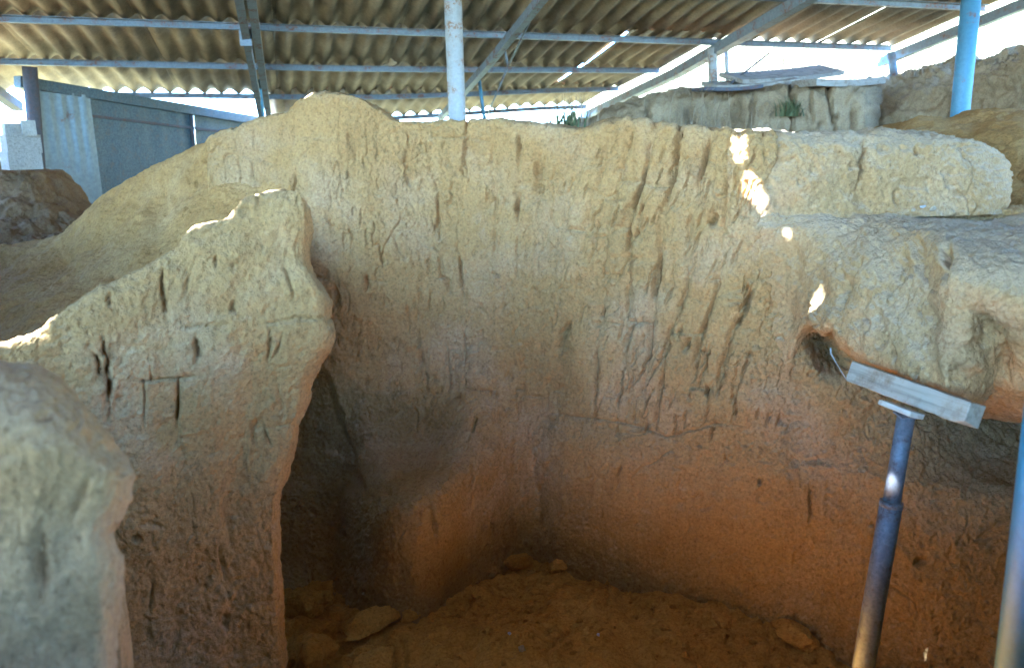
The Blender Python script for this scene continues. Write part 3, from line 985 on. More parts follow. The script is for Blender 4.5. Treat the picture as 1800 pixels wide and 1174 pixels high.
# foreground block
mass('mudbrick_block', 'pale rounded mudbrick block standing close by the stub wall, softly out of focus', 'block', [
    (-260, [(640, 1.32), (700, 1.22), (800, 1.18), (900, 1.17), (1000, 1.16), (1120, 1.15), (1300, 1.13)]),
    (0, [(658, 1.32), (720, 1.22), (800, 1.18), (900, 1.17), (1000, 1.16), (1120, 1.15), (1300, 1.13)]),
    (70, [(668, 1.33), (730, 1.23), (800, 1.19), (900, 1.18), (1000, 1.17), (1120, 1.16), (1300, 1.14)]),
    (120, [(694, 1.34), (750, 1.25), (800, 1.21), (900, 1.20), (1000, 1.19), (1120, 1.18), (1300, 1.15)]),
    (170, [(735, 1.36), (770, 1.28), (810, 1.23), (900, 1.21), (1000, 1.20), (1120, 1.19), (1300, 1.17)]),
    (205, [(772, 1.38), (790, 1.31), (820, 1.26), (900, 1.24), (1000, 1.23), (1120, 1.21), (1300, 1.19)]),
    (226, [(792, 1.42), (806, 1.36), (830, 1.31), (900, 1.29), (1000, 1.28), (1120, 1.26), (1300, 1.24)]),
    (236, [(806, 1.48), (815, 1.44), (835, 1.40), (900, 1.40), (1000, 1.38), (1120, 1.36), (1300, 1.34)]),
    (222, [(812, 1.62), (825, 1.62), (840, 1.62), (900, 1.62), (1000, 1.62), (1120, 1.62), (1300, 1.62)]),
][:8], LOESS, step_px=3.5, step_m=0.008, back=0.22, back_dx=-0.16, drop=1.8, foot=True, seed=221, amp=(0.022, 0.010, 0.003), cracks=0.004, rough=0.8, outline=([790, 812, 835, 880, 915, 945, 975, 1040, 1100, 1174, 1300], [226, 238, 248, 244, 228, 212, 226, 222, 212, 208, 204], 120),
     pits=[(70, 1000, 26, 70, 0.022, 0), (140, 880, 14, 50, 0.008, -0.35), (226, 935, 14, 10, 0.012, 0)])

# upper right block standing on the ledge
mass('mudbrick_block', 'long low mudbrick block with a dark vertical crack resting on the ledge', 'block', [
    (1275, [(236, 3.60), (262, 3.56), (300, 3.54), (345, 3.53), (395, 3.56)]),
    (1340, [(236, 3.58), (258, 3.52), (300, 3.49), (345, 3.47), (395, 3.48)]),
    (1430, [(234, 3.58), (256, 3.50), (300, 3.46), (345, 3.45), (390, 3.44)]),
    (1500, [(234, 3.58), (256, 3.48), (300, 3.45), (345, 3.44), (390, 3.42)]),
    (1516, [(236, 3.60), (258, 3.50), (300, 3.47), (345, 3.46), (388, 3.43)]),
    (1535, [(232, 3.58), (254, 3.48), (300, 3.45), (345, 3.44), (388, 3.42)]),
    (1620, [(232, 3.58), (254, 3.48), (300, 3.44), (345, 3.42), (385, 3.40)]),
    (1700, [(240, 3.58), (262, 3.48), (300, 3.43), (345, 3.41), (382, 3.39)]),
    (1745, [(262, 3.60), (282, 3.52), (310, 3.46), (345, 3.43), (380, 3.40)]),
    (1768, [(290, 3.66), (302, 3.60), (322, 3.54), (345, 3.50), (380, 3.46)]),
    (1778, [(315, 3.78), (322, 3.74), (332, 3.70), (350, 3.66), (380, 3.62)]),
], LEDGE, step_px=2.6, step_m=0.008, back=0.55, drop=0.8, seed=241, amp=(0.022, 0.016, 0.007), rough=1.2,
     pits=[(1515, 290, 5, 40, 0.06, -0.12), (1613, 264, 6, 10, 0.03, 0), (1330, 280, 4, 14, 0.03, 0), (1500, 292, 8, 8, 0.02, 0), (1680, 305, 14, 4, 0.015, 0), (1575, 345, 6, 14, 0.02, 0)])

# overhanging ledge with the undercut
mass('earth_ledge', 'rough overhanging earth ledge propped up by the steel prop', 'ledge', [
    (1318, [(372, 3.56), (380, 3.51), (392, 3.48), (402, 3.46), (440, 3.46), (520, 3.46), (600, 3.46), (640, 3.48), (650, 3.55)]),
    (1380, [(372, 3.53), (380, 3.46), (392, 3.43), (402, 3.41), (450, 3.39), (530, 3.37), (590, 3.36), (640, 3.40), (655, 3.50)]),
    (1430, [(374, 3.51), (381, 3.43), (392, 3.38), (402, 3.35), (450, 3.28), (520, 3.20), (560, 3.15), (575, 3.28), (585, 3.46)]),
    (1480, [(376, 3.50), (382, 3.38), (392, 3.29), (404, 3.25), (450, 3.13), (530, 3.00), (585, 2.93), (602, 3.08), (606, 3.42)]),
    (1520, [(377, 3.49), (381, 3.34), (387, 3.23), (396, 3.17), (450, 2.99), (540, 2.85), (620, 2.78), (640, 2.92), (640, 3.38)]),
    (1560, [(377, 3.47), (383, 3.26), (392, 3.11), (404, 3.05), (460, 2.90), (550, 2.74), (648, 2.65), (672, 2.80), (670, 3.34)]),
    (1610, [(377, 3.46), (388, 3.14), (402, 2.93), (416, 2.86), (470, 2.74), (565, 2.62), (672, 2.54), (702, 2.68), (700, 3.30)]),
    (1645, [(377, 3.45), (394, 3.04), (416, 2.78), (432, 2.71), (486, 2.62), (580, 2.55), (686, 2.48), (716, 2.62), (714, 3.28)]),
    (1662, [(377, 3.44), (397, 3.00), (424, 2.70), (446, 2.60), (492, 2.47), (560, 2.44), (690, 2.44), (722, 2.60), (720, 3.26)]),
    (1700, [(377, 3.43), (402, 2.93), (434, 2.60), (462, 2.46), (500, 2.38), (570, 2.38), (684, 2.46), (716, 2.60), (726, 3.22)]),
    (1740, [(377, 3.43), (405, 2.88), (440, 2.54), (472, 2.40), (512, 2.33), (580, 2.42), (664, 2.52), (700, 2.66), (730, 3.18)]),
    (1800, [(378, 3.42), (408, 2.84), (446, 2.48), (482, 2.32), (540, 2.26), (610, 2.36), (684, 2.48), (712, 2.62), (740, 3.12)]),
    (1980, [(380, 3.40), (414, 2.74), (456, 2.36), (496, 2.20), (560, 2.14), (650, 2.20), (730, 2.32), (760, 2.46), (770, 3.00)]),
], LEDGE, step_px=2.4, step_m=0.007, back=0.10, drop=0.3, seed=261, amp=(0.040, 0.017, 0.008), rough=1.0, cracks=0.006,
     pits=[(1622, 455, 20, 40, 0.03, 0.25), (1668, 470, 9, 40, 0.05, 0.0), (1585, 470, 18, 30, 0.025, 0), (1745, 570, 38, 26, 0.05, 0.4), (1770, 620, 26, 40, 0.04, 0), (1566, 625, 8, 18, 0.05, 0),
           (1495, 500, 10, 42, 0.05, -0.4), (1470, 600, 20, 30, 0.05, 0.3), (1610, 660, 10, 12, 0.03, 0), (1690, 660, 30, 20, 0.03, 0), (1640, 560, 30, 14, 0.02, 0.2), (1540, 560, 14, 20, 0.02, 0)])

# ================================================================== GROUND AND PIT FLOOR
def ground_z(x, y):
    r = np.hypot((x - 0.2) / 1.15, y - 3.0)
    z = -0.12 + 1.25 * sstep(4.2, 7.0, r)
    # hillside at the rear on the open flank of the shelter
    t = x * 0.62 + y * 0.78
    z = z + 5.5 * sstep(10.5, 26.0, t) * sstep(-4.0, 7.0, x - 0.1 * y) + 1.6 * sstep(8.0, 11.5, t) * sstep(0.0, 5.0, x)
    # unseen near bank, added to keep low sky off the lower pit
    z = z + (1.54 + 0.12 * sstep(-1.3, -1.9, x)) * sstep(0.98, 0.72, y) * (1 - sstep(4.2, 5.0, r)) - 0.5 * sstep(0.45, 0.15, y) * (1 - sstep(4.2, 5.0, r))
    z = z - 3.0 * sstep(-5.0, -30.0, y)
    z = z + 1.2 * np.exp(-(((x + 1.15) / 0.62) ** 2 + ((y + 0.1) / 0.5) ** 2) ** 2)  # unseen hump added to shade the foreground block
    # unseen flank banks, added to block sky light from the sides
    z = z + 0.7 * sstep(4.4, 5.4, x) * (1 - sstep(4.2, 5.8, y)) * (1 - 0.9 * sstep(6.0, 9.5, x)) * sstep(-9.0, -5.0, y)
    z = z + 3.9 * sstep(-4.2, -5.2, x) * (1 - sstep(4.8, 6.0, y)) * (1 - 0.9 * sstep(-5.6, -9, x)) * sstep(1.2, 2.8, y)
    inside = (1 - sstep(4.2, 5.6, r))
    z = z + (1.75 + 0.65 * sstep(2.6, 2.2, y)) * sstep(2.35, 2.6, x) * inside * (1 - sstep(0.0, 0.6, z + 0.12)) * (1 - sstep(3.4, 4.4, y))  # unseen rises beside the pit, added against sky light leaking in
    z = z + 1.9 * sstep(-2.4, -2.7, x) * inside * (1 - sstep(0.0, 0.6, z + 0.12)) * (1 - sstep(3.4, 4.4, y))
    # tall unseen bank added behind right, so sky light arrives from the left
    z = z + 4.2 * sstep(-1.2, -2.2, y) * sstep(0.9, 1.5, x - 0.12 * (-1.2 - y)) * (1 - 0.9 * sstep(4.5, 7.0, x)) * sstep(-12.0, -9.0, y)
    return z


def build_ground():
    nr, na = 160, 240
    rr = np.concatenate([np.linspace(0.0, 8, 90), np.geomspace(8.3, 900, nr - 90)])
    aa = np.linspace(0, 2 * np.pi, na, endpoint=False)
    R, A = np.meshgrid(rr, aa, indexing='ij')
    X, Y = R * np.cos(A), 3.0 + R * np.sin(A)
    Z = ground_z(X, Y)
    P = np.stack([X, Y, Z], -1)
    Z2 = Z + 0.06 * fbm(P, 0.9, 4, 5) * sstep(2, 5, R)
    P[..., 2] = Z2
    idx = np.arange(nr * na).reshape(nr, na)
    nx = np.roll(idx, -1, axis=1)
    q = np.stack([idx[:-1], idx[1:], nx[1:], nx[:-1]], -1).reshape(-1, 4)
    o = link('ground', mesh_np('ground', P.reshape(-1, 3), q), soil('dry_ground', (0.17, 0.15, 0.08), (0.12, 0.11, 0.05), (0.08, 0.08, 0.03)))
    tag(o, kind='structure')


build_ground()


def build_floor():
    xs = np.linspace(-2.2, 2.6, 440)
    ys = np.linspace(1.3, 4.5, 310)
    X, Y = np.meshgrid(xs, ys)
    P = np.stack([X, Y, np.zeros_like(X)], -1)
    z = 0.08 * fbm(P, 1.4, 4, 301) + 0.055 * fbm(P, 5, 4, 302, 0.6) + 0.022 * fbm(P, 16, 4, 303, 0.6) + 0.02 * np.abs(fbm(P, 9, 3, 304))
    # trodden hump in the middle, falling away to the wall feet
    z += 0.03 * np.exp(-(((X - 0.45) / 0.55) ** 2 + ((Y - 3.15) / 0.5) ** 2)) - 0.05
    z -= 0.02 * sstep(0.90, 1.0, ridge(P + 0.15 * np.stack([fbm(P, 3, 2, 305)] * 3, -1), 3.0, 306))
    P[..., 2] = z
    o = smooth_solid('pit_floor', P, FLOOR, None, (0, 2, 8))
    tag(o, kind='structure')


build_floor()


def rock(name, label, cat, loc, size, seed, mat=STONE, sub=40, group=None, cut=0.35, rz=0.0):
    n = sub
    th = np.linspace(0.0, np.pi, n)
    ph = np.linspace(0, 2 * np.pi, 2 * n, endpoint=False)
    T, Ph = np.meshgrid(th, ph, indexing='ij')
    D = np.stack([np.sin(T) * np.cos(Ph), np.sin(T) * np.sin(Ph), np.cos(T)], -1)
    r = np.ones(T.shape)
    rg = np.random.RandomState(seed)
    for _ in range(13):                                    # knock flat facets off
        a = rg.normal(size=3)
        a /= np.linalg.norm(a)
        h = rg.uniform(0.45, 0.85)
        c = D @ a
        r = np.where(c > 1e-3, np.minimum(r, h / np.maximum(c, 1e-3)), r)
    r = r * (1 + 0.22 * fbm(D + seed * 3.1, 2.0, 4, seed) + 0.07 * fbm(D + seed, 8, 4, seed + 4, 0.6))
    P = D * r[..., None] * np.array(size)
    c, s = math.cos(rz), math.sin(rz)
    P = P @ np.array([[c, -s, 0], [s, c, 0], [0, 0, 1]]).T
    P[..., 2] += size[2] * cut
    idx = np.arange(P.shape[0] * P.shape[1]).reshape(P.shape[:2])
    nx = np.roll(idx, -1, axis=1)
    q = np.stack([idx[:-1], idx[1:], nx[1:], nx[:-1]], -1).reshape(-1, 4)
    o = link(name, mesh_np(name, P.reshape(-1, 3), q), mat)
    o.location = tuple(loc)
    return tag(o, label, cat, group)


for k, (px_, py_, sz, lab) in enumerate([
    (548, 1060, (0.17, 0.09, 0.10), 'wedge-shaped fallen slab leaning beside the free end of the wall stub'),
    (655, 1092, (0.22, 0.10, 0.085), 'broad fallen slab at the foot of the bench'),
    (560, 1150, (0.20, 0.14, 0.12), 'rough boulder lying in front of the wedge-shaped slab'),
    (720, 1072, (0.11, 0.08, 0.06), 'small squat stone tucked against the bench foot'),
    (905, 985, (0.12, 0.08, 0.07), 'dark lump of earth fallen into the rear corner'),
    (985, 990, (0.09, 0.07, 0.055), 'angular clod beside the rear corner'),
    (1270, 1070, (0.16, 0.08, 0.05), 'low crumbled clod along the curving wall foot'),
    (1400, 1112, (0.18, 0.09, 0.06), 'long crumbled clod by the steel prop'),
    (660, 1160, (0.15, 0.11, 0.07), 'low angular clod between the boulder and the open floor'),
]):
    p = at_z(px_, py_, 0.0)
    rock('fallen_stone', lab, 'stone', (p[0], p[1], -0.03), tuple(q * 0.8 for q in sz), 400 + k, FLOOR, group='stones fallen on the pit floor', rz=k * 0.8)
p = at_z(917, 1130, 0.06)
rock('pebble', 'small angular grey stone lying alone on the pit floor', 'stone', (p[0], p[1], 0.03), (0.028, 0.022, 0.02), 431, STONE, 14)
p = at_z(895, 1110, 0.05)
rock('pebble', 'tiny white limestone chip near the small grey stone', 'stone', (p[0], p[1], 0.04), (0.010, 0.009, 0.008), 432, PALE_STONE, 10)
p = at_z(1052, 1112, 0.06)
rock('pebble', 'tiny white chip below a dark hollow in the floor', 'stone', (p[0], p[1], 0.05), (0.009, 0.008, 0.006), 433, PALE_STONE, 10)
for k, (px_, py_, Y_, s_, lab) in enumerate([
    (1622, 361, 3.33, 0.014, 'white pebble at the foot of the long block'),
    (1640, 364, 3.33, 0.018, 'small grey pebble next to the white pebble on the ledge'),
    (1605, 366, 3.32, 0.014, 'tiny brown pebble on the ledge under the long block')]):
    q_ = at(px_, py_ + 4, Y_)
    rock('pebble', lab, 'stone', (q_[0], q_[1], q_[2]), (s_, s_ * 0.8, s_ * 0.6), 440 + k, PALE_STONE if k == 0 else STONE, 12)

# ================================================================== SURROUNDING SECTIONS
mass('earth_section', 'weathered grey excavation section with vertical hollows under the old planks', 'section', [
    (930, [(232, 7.6), (238, 7.5), (262, 7.5), (310, 7.5)]),
    (1000, [(224, 7.6), (232, 7.5), (260, 7.5), (310, 7.5)]),
    (1075, [(196, 7.7), (206, 7.55), (250, 7.5), (310, 7.5)]),
    (1110, [(176, 7.7), (188, 7.5), (240, 7.45), (310, 7.45)]),
    (1200, [(160, 7.7), (172, 7.45), (235, 7.4), (310, 7.4)]),
    (1260, [(156, 7.8), (168, 7.5), (235, 7.45), (310, 7.45)]),
    (1330, [(150, 7.7), (160, 7.32), (235, 7.25), (310, 7.25)]),
    (1380, [(149, 7.7), (160, 7.32), (235, 7.25), (310, 7.25)]),
    (1392, [(149, 7.72), (160, 7.34), (235, 7.28), (310, 7.28)]),
    (1410, [(149, 7.7), (160, 7.32), (235, 7.25), (310, 7.25)]),
    (1500, [(148, 7.6), (160, 7.2), (235, 7.15), (310, 7.15)]),
    (1535, [(152, 7.7), (164, 7.3), (235, 7.25), (310, 7.25)]),
    (1552, [(162, 8.0), (180, 7.9), (235, 7.9), (310, 7.9)]),
], BAULK, step_px=4, step_m=0.025, back=1.2, drop=1.0, seed=501, amp=(0.05, 0.05, 0.03), scale=(2.2, 7, 20), rough=1.0, cracks=0.03,
     pits=[(1390, 195, 5, 60, 0.22, 0), (1460, 190, 4, 60, 0.14, 0.1), (1215, 205, 16, 24, 0.16, 0), (1320, 200, 4, 50, 0.12, -0.1), (1290, 190, 14, 24, 0.12, 0), (1500, 205, 8, 30, 0.12, 0), (1140, 205, 4, 40, 0.1, 0.1), (1425, 180, 3, 40, 0.1, 0)])
mass('earth_section', 'brown excavation section with stones rising along the open flank behind the blue post', 'section', [
    (1535, [(150, 8.3), (166, 8.1), (230, 7.9), (310, 7.7)]),
    (1580, [(140, 8.2), (160, 7.9), (230, 7.6), (310, 7.4)]),
    (1640, [(126, 7.9), (145, 7.6), (225, 7.4), (310, 7.1)]),
    (1720, [(114, 7.4), (128, 7.2), (215, 7.0), (310, 6.8)]),
    (1800, [(94, 6.9), (108, 6.7), (205, 6.6), (310, 6.4)]),
    (1960, [(56, 6.2), (74, 6.0), (190, 5.9), (310, 5.8)]),
], BAULK, step_px=3.5, step_m=0.02, back=1.5, drop=0.8, seed=521, amp=(0.09, 0.07, 0.035), scale=(2.0, 6, 20), rough=1.2, cracks=0.02)
mass('earth_mound', 'low sandy earth heap at the foot of the blue post', 'mound', [
    (1540, [(244, 5.4), (252, 5.2), (275, 4.9), (330, 4.6), (420, 4.3)]),
    (1590, [(228, 5.4), (240, 5.2), (268, 4.9), (330, 4.6), (420, 4.3)]),
    (1620, [(212, 5.4), (228, 5.2), (262, 4.9), (330, 4.6), (420, 4.3)]),
    (1680, [(212, 5.3), (226, 5.1), (260, 4.8), (330, 4.5), (420, 4.2)]),
    (1720, [(206, 5.2), (220, 5.0), (256, 4.7), (330, 4.4), (420, 4.1)]),
    (1760, [(195, 5.1), (212, 4.9), (252, 4.6), (330, 4.3), (420, 4.0)]),
    (1820, [(194, 5.0), (210, 4.8), (252, 4.5), (330, 4.2), (420, 3.9)]),
    (1960, [(200, 4.8), (214, 4.6), (256, 4.3), (330, 4.0), (420, 3.8)]),
], MOUND, step_px=4, step_m=0.015, back=0.8, drop=1.2, seed=541, amp=(0.05, 0.015, 0.005))
mass('earth_mound', 'dark brown crumbling earth bank carrying the pale concrete blocks', 'mound', [
    (-200, [(270, 6.4), (300, 6.2), (340, 6.0), (390, 5.6), (440, 5.2), (520, 4.9)]),
    (-20, [(290, 6.3), (312, 6.15), (345, 6.0), (390, 5.6), (440, 5.2), (520, 4.9)]),
    (40, [(296, 6.3), (312, 6.15), (345, 6.0), (392, 5.6), (440, 5.2), (520, 4.9)]),
    (66, [(305, 6.3), (325, 6.15), (350, 6.0), (396, 5.6), (440, 5.2), (520, 4.9)]),
    (90, [(345, 6.3), (352, 6.15), (366, 6.0), (400, 5.6), (442, 5.2), (520, 4.9)]),
    (130, [(372, 6.3), (380, 6.1), (392, 5.9), (412, 5.6), (446, 5.2), (520, 4.9)]),
    (190, [(392, 6.3), (400, 6.1), (412, 5.9), (430, 5.6), (456, 5.2), (520, 4.9)]),
], DARK, step_px=3, step_m=0.02, back=0.6, drop=1.0, seed=561, amp=(0.07, 0.05, 0.016), rough=1.2, cracks=0.015)

# ================================================================== SHELTER ROOF
TH = math.radians(15.5)
RN = np.array([-math.sin(TH), math.cos(TH), 0.0])
RE = np.array([math.cos(TH), math.sin(TH), 0.0])
P1 = 7.36
GAP = 1.147


def roof_z(s, d):
    lift = 0.20 * float(sstep(0.5, 4.5, s)) * float(sstep(7.4, 10.8, d)) if d > 7.0 else 0.0
    return 3.06 - 0.2 * (d - P1) + lift


def rp(s, d, h=0.0):
    p = RE * s + RN * d
    return Vector((p[0], p[1], roof_z(s, d) + h))


def s_at(px, py, d):
    v = ray(px, py)
    t = d / (v @ RN)
    return float(t * (v @ RE))


def d_of(k):
    return P1 + (k - 1) * GAP


S_T0, S_T1, S_T2, S_R = s_at(432, 55, P1), s_at(888, 60, P1), s_at(1262, 76, P1), s_at(1562, 88, P1)
S_L = S_T0 - 2.45
BAY = S_T1 - S_T0
PITCHC = 0.177
SHEET_W = 6 * PITCHC

roof = thing('canopy_roof', 'corrugated fibre cement canopy roof on blue-grey steel purlins above the pit', 'roof', tuple(rp(0, 5)))


def sheet_mesh(name, ncor, length, nl=1):
    """one corrugated sheet, x across, y along (down-slope), 6.5 mm thick"""
    seg = 10
    n = ncor * seg + 1
    xs = np.linspace(-ncor * PITCHC / 2 - 0.02, ncor * PITCHC / 2 + 0.02, n)
    wave = 0.0255 * np.cos(2 * np.pi * xs / PITCHC)
    ys = np.linspace(-length / 2, length / 2, nl + 1)
    top = np.array([[(x, y, w + 0.00325) for x, w in zip(xs, wave)] for y in ys])
    bot = top - np.array([0, 0, 0.0065])
    V = np.concatenate([top.reshape(-1, 3), bot.reshape(-1, 3)])
    m = n * (nl + 1)
    idx = np.arange(m).reshape(nl + 1, n)
    q = np.stack([idx[:-1, :-1], idx[:-1, 1:], idx[1:, 1:], idx[1:, :-1]], -1).reshape(-1, 4)
    F_ = [q, q[:, ::-1] + m]
    for e in (idx[0, :], idx[-1, ::-1], idx[::-1, 0], idx[:, -1]):
        F_.append(np.stack([e[1:], e[:-1], e[:-1] + m, e[1:] + m], -1))
    return mesh_np(name, V, np.concatenate(F_), True)


SHEET = sheet_mesh('sheet', 6, GAP + 0.17)
SHEET.materials.append(CEMENT)
LONG_SHEET = sheet_mesh('sheet', 6, 3 * GAP + 0.17)
LONG_SHEET.materials.append(CEMENT)

# sunlight comes in through broken places in the sheets: spots on the earth that it reaches
SUN_SPOTS = []
for (px_, py_, Y_, r_) in [(12, 594, 2.40, 0.075), (45, 588, 2.43, 0.075), (78, 574, 2.47, 0.06), (338, 398, 2.72, 0.05), (365, 393, 2.74, 0.06), (395, 388, 2.76, 0.06), (412, 362, 2.79, 0.06), (438, 343, 2.80, 0.045), (468, 335, 2.80, 0.036),
                           (1305, 238, 3.68, 0.08), (1345, 236, 3.70, 0.08), (1400, 235, 3.72, 0.05), (1300, 258, 3.55, 0.030), (1304, 285, 3.53, 0.024), (1322, 320, 3.47, 0.036), (1332, 345, 3.46, 0.034),
                           (1383, 415, 3.41, 0.012), (1437, 540, 3.16, 0.028), (1440, 526, 3.17, 0.018), (545, 168, 4.18, 0.03), (1562, 815, 2.33, 0.020), (1560, 838, 2.33, 0.022), (1557, 862, 2.33, 0.018)]:
    SUN_SPOTS.append((Vector(at(px_, py_, Y_)), r_))
for _p, _r in (((0.60, 2.40, 0.0), 0.37), ((0.56, 1.82, 0.0), 0.26)):
    SUN_SPOTS.append((Vector(_p), _r))          # unseen openings added so sun on the near floor bounces warm light


def spot_on_roof(p):
    d = SUN_DIR
    lo = 0.0
    for t in np.arange(0.2, 9.0, 0.02):
        q_ = p + d * float(t)
        sd = float(np.dot(np.array(q_), RE)), float(np.dot(np.array(q_), RN))
        if q_.z > roof_z(*sd) + 0.08:
            return q_
    return None


HOLES = [(spot_on_roof(p), r) for p, r in SUN_SPOTS]
ROWS = [(-16, 3), (-13, 3), (-10, 3)] + [(k, 1) for k in range(-7, 4)]      # sheet rows: first purlin, purlin gaps spanned; rearmost added unseen to block sky
made_holes = 0
for k, span in ROWS:
    d0, d1 = d_of(k), d_of(k + span)
    dc = 0.5 * (d0 + d1) - 0.045
    s = S_L - 0.5
    s_end = S_R + 0.05 if k <= 0 else S_T2 - 0.03
    if k == 3:
        s = S_T0 + 0.10
    if k <= -1:
        s -= 8 * SHEET_W  # unseen sheets added on the left to keep out sun and high sky
    while s < s_end - 0.02:
        w = min(SHEET_W, s_end - s)
        sc = s + w / 2
        a, b = rp(sc, d0), rp(sc, d1)
        c = (a + b) / 2
        along = (b - a).normalized()
        across = (rp(sc + 0.5, dc) - rp(sc - 0.5, dc)).normalized()
        up = across.cross(along).normalized()
        across = along.cross(up).normalized()
        tilt = 0.011
        ctr = c + up * (0.066 + random.uniform(-0.002, 0.002)) - along * 0.045
        M = Matrix.Identity(4)
        al = (along - up * tilt).normalized()
        up2 = across.cross(al)
        for i in range(3):
            M[i][0], M[i][1], M[i][2], M[i][3] = across[i], al[i], up2[i], ctr[i]
        me = SHEET if span == 1 else LONG_SHEET
        if w < SHEET_W - 0.01:
            nc = max(1, int(w / PITCHC + 0.5))
            me = sheet_mesh('sheet', nc, span * GAP + 0.17)
            me.materials.append(CEMENT)
        # broken sheet
        Mi = M.inverted()
        hit = []
        for h, r in HOLES:
            if h is None:
                continue
            # follow the ray to this sheet's own plane
            o_ = Mi @ h
            dl = Mi.to_3x3() @ SUN_DIR
            q_ = o_ - dl * (o_.z / dl.z)
            if abs(q_.x) < w / 2 + r and abs(q_.y) < GAP / 2 + 0.1 + r:
                hit.append((q_.x, q_.y, r, dl))
        if hit and k <= -1 and span == 1:
            big = sheet_mesh('sheet', 6, GAP + 0.17, 90)
            co = np.empty(len(big.vertices) * 3, np.float32)
            big.vertices.foreach_get('co', co)
            co = co.reshape(-1, 3)
            polys = np.empty(len(big.polygons) * 4, np.int32)
            big.loops.foreach_get('vertex_index', polys)
            polys = polys.reshape(-1, 4)
            cen = co[polys].mean(axis=1)
            keep = np.ones(len(polys), bool)
            for hx, hy, r, dl in hit:
                x = cen[:, 0] - cen[:, 2] * dl.x / dl.z - hx
                y = cen[:, 1] - cen[:, 2] * dl.y / dl.z - hy
                jag = 1 + 0.45 * fbm(np.stack([cen[:, 0] + hx, cen[:, 1] + hy, 0 * x], -1), 26, 3, 77)
                keep &= (x * x + y * y) > (r * jag) ** 2
            me = mesh_np('sheet', co, polys[keep], True)
            me.materials.append(CEMENT)
            made_holes += 1
        o = bpy.data.objects.new('sheet', me)
        COL.objects.link(o)
        o.parent = roof
        o.matrix_world = M
        o.matrix_parent_inverse = Matrix.Translation(-Vector(roof.location))
        o.matrix_basis = M
        s += SHEET_W
print('sheets with breaks:', made_holes)

LPROF = [(-0.030, -0.028), (0.030, -0.028), (0.030, -0.022), (-0.024, -0.022), (-0.024, 0.022), (0.016, 0.022), (0.016, 0.028), (-0.030, 0.028)]


def purlin(k, s0, s1):
    mb = MB()
    d = d_of(k)
    n = 6
    pts = [rp(s0 + (s1 - s0) * i / n, d) for i in range(n + 1)]
    for a, b in zip(pts[:-1], pts[1:]):
        mb.beam(a, b + (b - a) * 0.002, LPROF)
    o = mb.build('purlin', PAINT_PURLIN)
    adopt(o, roof)
    return o


for k in range(-16, 5):
    s0, s1 = S_L - 0.3, S_R + 0.05 if k <= 1 else S_T2 - 0.05
    if k <= -3:
        s0, s1 = S_L - 8.9, S_R + 0.05
    if k == 4:
        s0 = S_T0 + 0.1
    if k == 3:
        s0 = S_L + 0.9
    purlin(k, s0, s1)

APROF = [(-0.032, -0.036), (0.032, -0.036), (0.032, -0.028), (-0.024, -0.028), (-0.024, 0.036), (-0.032, 0.036)]
FLAT = [(-0.05, -0.045), (0.05, -0.045), (0.05, 0.045), (-0.05, 0.045)]


def rafter(s, d0, d1, prof=APROF, h=-0.072, mat=PAINT_PURLIN):
    mb = MB()
    n = 8
    pts = [rp(s, d0 + (d1 - d0) * i / n, h) for i in range(n + 1)]
    for a, b in zip(pts[:-1], pts[1:]):
        mb.beam(a, b, prof)
    o = mb.build('rafter', mat)
    adopt(o, roof)


rafter(S_T0, -12.2, d_of(4) + 0.1)
rafter(S_T0 + 0.085, -12.2, d_of(4) + 0.1, [(-x, y) for x, y in APROF][::-1])
rafter(S_T1, -12.2, d_of(3) + 1.0)
rafter(S_T2, -12.2, d_of(4) + 0.35, FLAT, -0.085)
rafter(S_R, -12.2, d_of(1) + 0.12, [(-0.03, -0.06), (0.03, -0.06), (0.03, 0.03), (-0.03, 0.03)], -0.10)
rafter(S_L, -12.2, d_of(3) + 0.2, FLAT, -0.085, RUSTY)


def bar(name, a, b, r, mat=PAINT_PURLIN, parent=roof, n=10):
    mb = MB()
    mb.tube([a, b], r, n)
    o = mb.build(name, mat, None, True)
    adopt(o, parent)
    return o


# hangers and tie rods of the trusses
def px_d(px, py, d):
    v = ray(px, py)
    return Vector(np.array([0, 0, CAM_Z]) + v * (d / (v @ RN)))


bar('hanger', px_d(884, 72, 7.6), px_d(893, 116, 7.6), 0.012)
bar('hanger', px_d(842, 138, 9.0), px_d(852, 214, 9.0), 0.020, PAINT_BLUE)
bar('tie_rod', px_d(952, -6, 6.4), px_d(893, 118, 7.6), 0.009)
bar('tie_rod', px_d(893, 118, 7.6), px_d(850, 218, 9.2), 0.009)
bar('tie_rod', px_d(440, 70, 7.4), px_d(462, 200, 9.3), 0.006)
bar('hanger', px_d(456, 140, 8.9), px_d(463, 206, 8.9), 0.016, PAINT_BLUE)
mbp = MB()
q0 = px_d(432, 66, 7.35)
mbp.box(q0, (0.05, 0.012, 0.07))
o = mbp.build('gusset_plate', PAINT_PURLIN, None, bevel=0.003)
adopt(o, roof)

# ================================================================== POSTS
def post(label, top, bottom, r, mat, name='steel_post', group=None):
    t = thing(name, label, 'post', tuple(bottom))
    mb = MB()
    top, bottom = Vector(top), Vector(bottom)
    mb.tube([bottom, bottom + (top - bottom) * 0.5, top], r, 28)
    o = mb.build('shaft', mat, None, True)
    adopt(o, t)
    mb = MB()
    mb.box(bottom + Vector((0, 0, 0.01)), (r * 1.9, r * 1.9, 0.01))
    o = mb.build('base_plate', mat, None, bevel=0.003)
    adopt(o, t)
    return t


def on_line(a, b, z):
    a, b = Vector(a), Vector(b)
    return a + (b - a) * ((z - a.z) / (b.z - a.z))


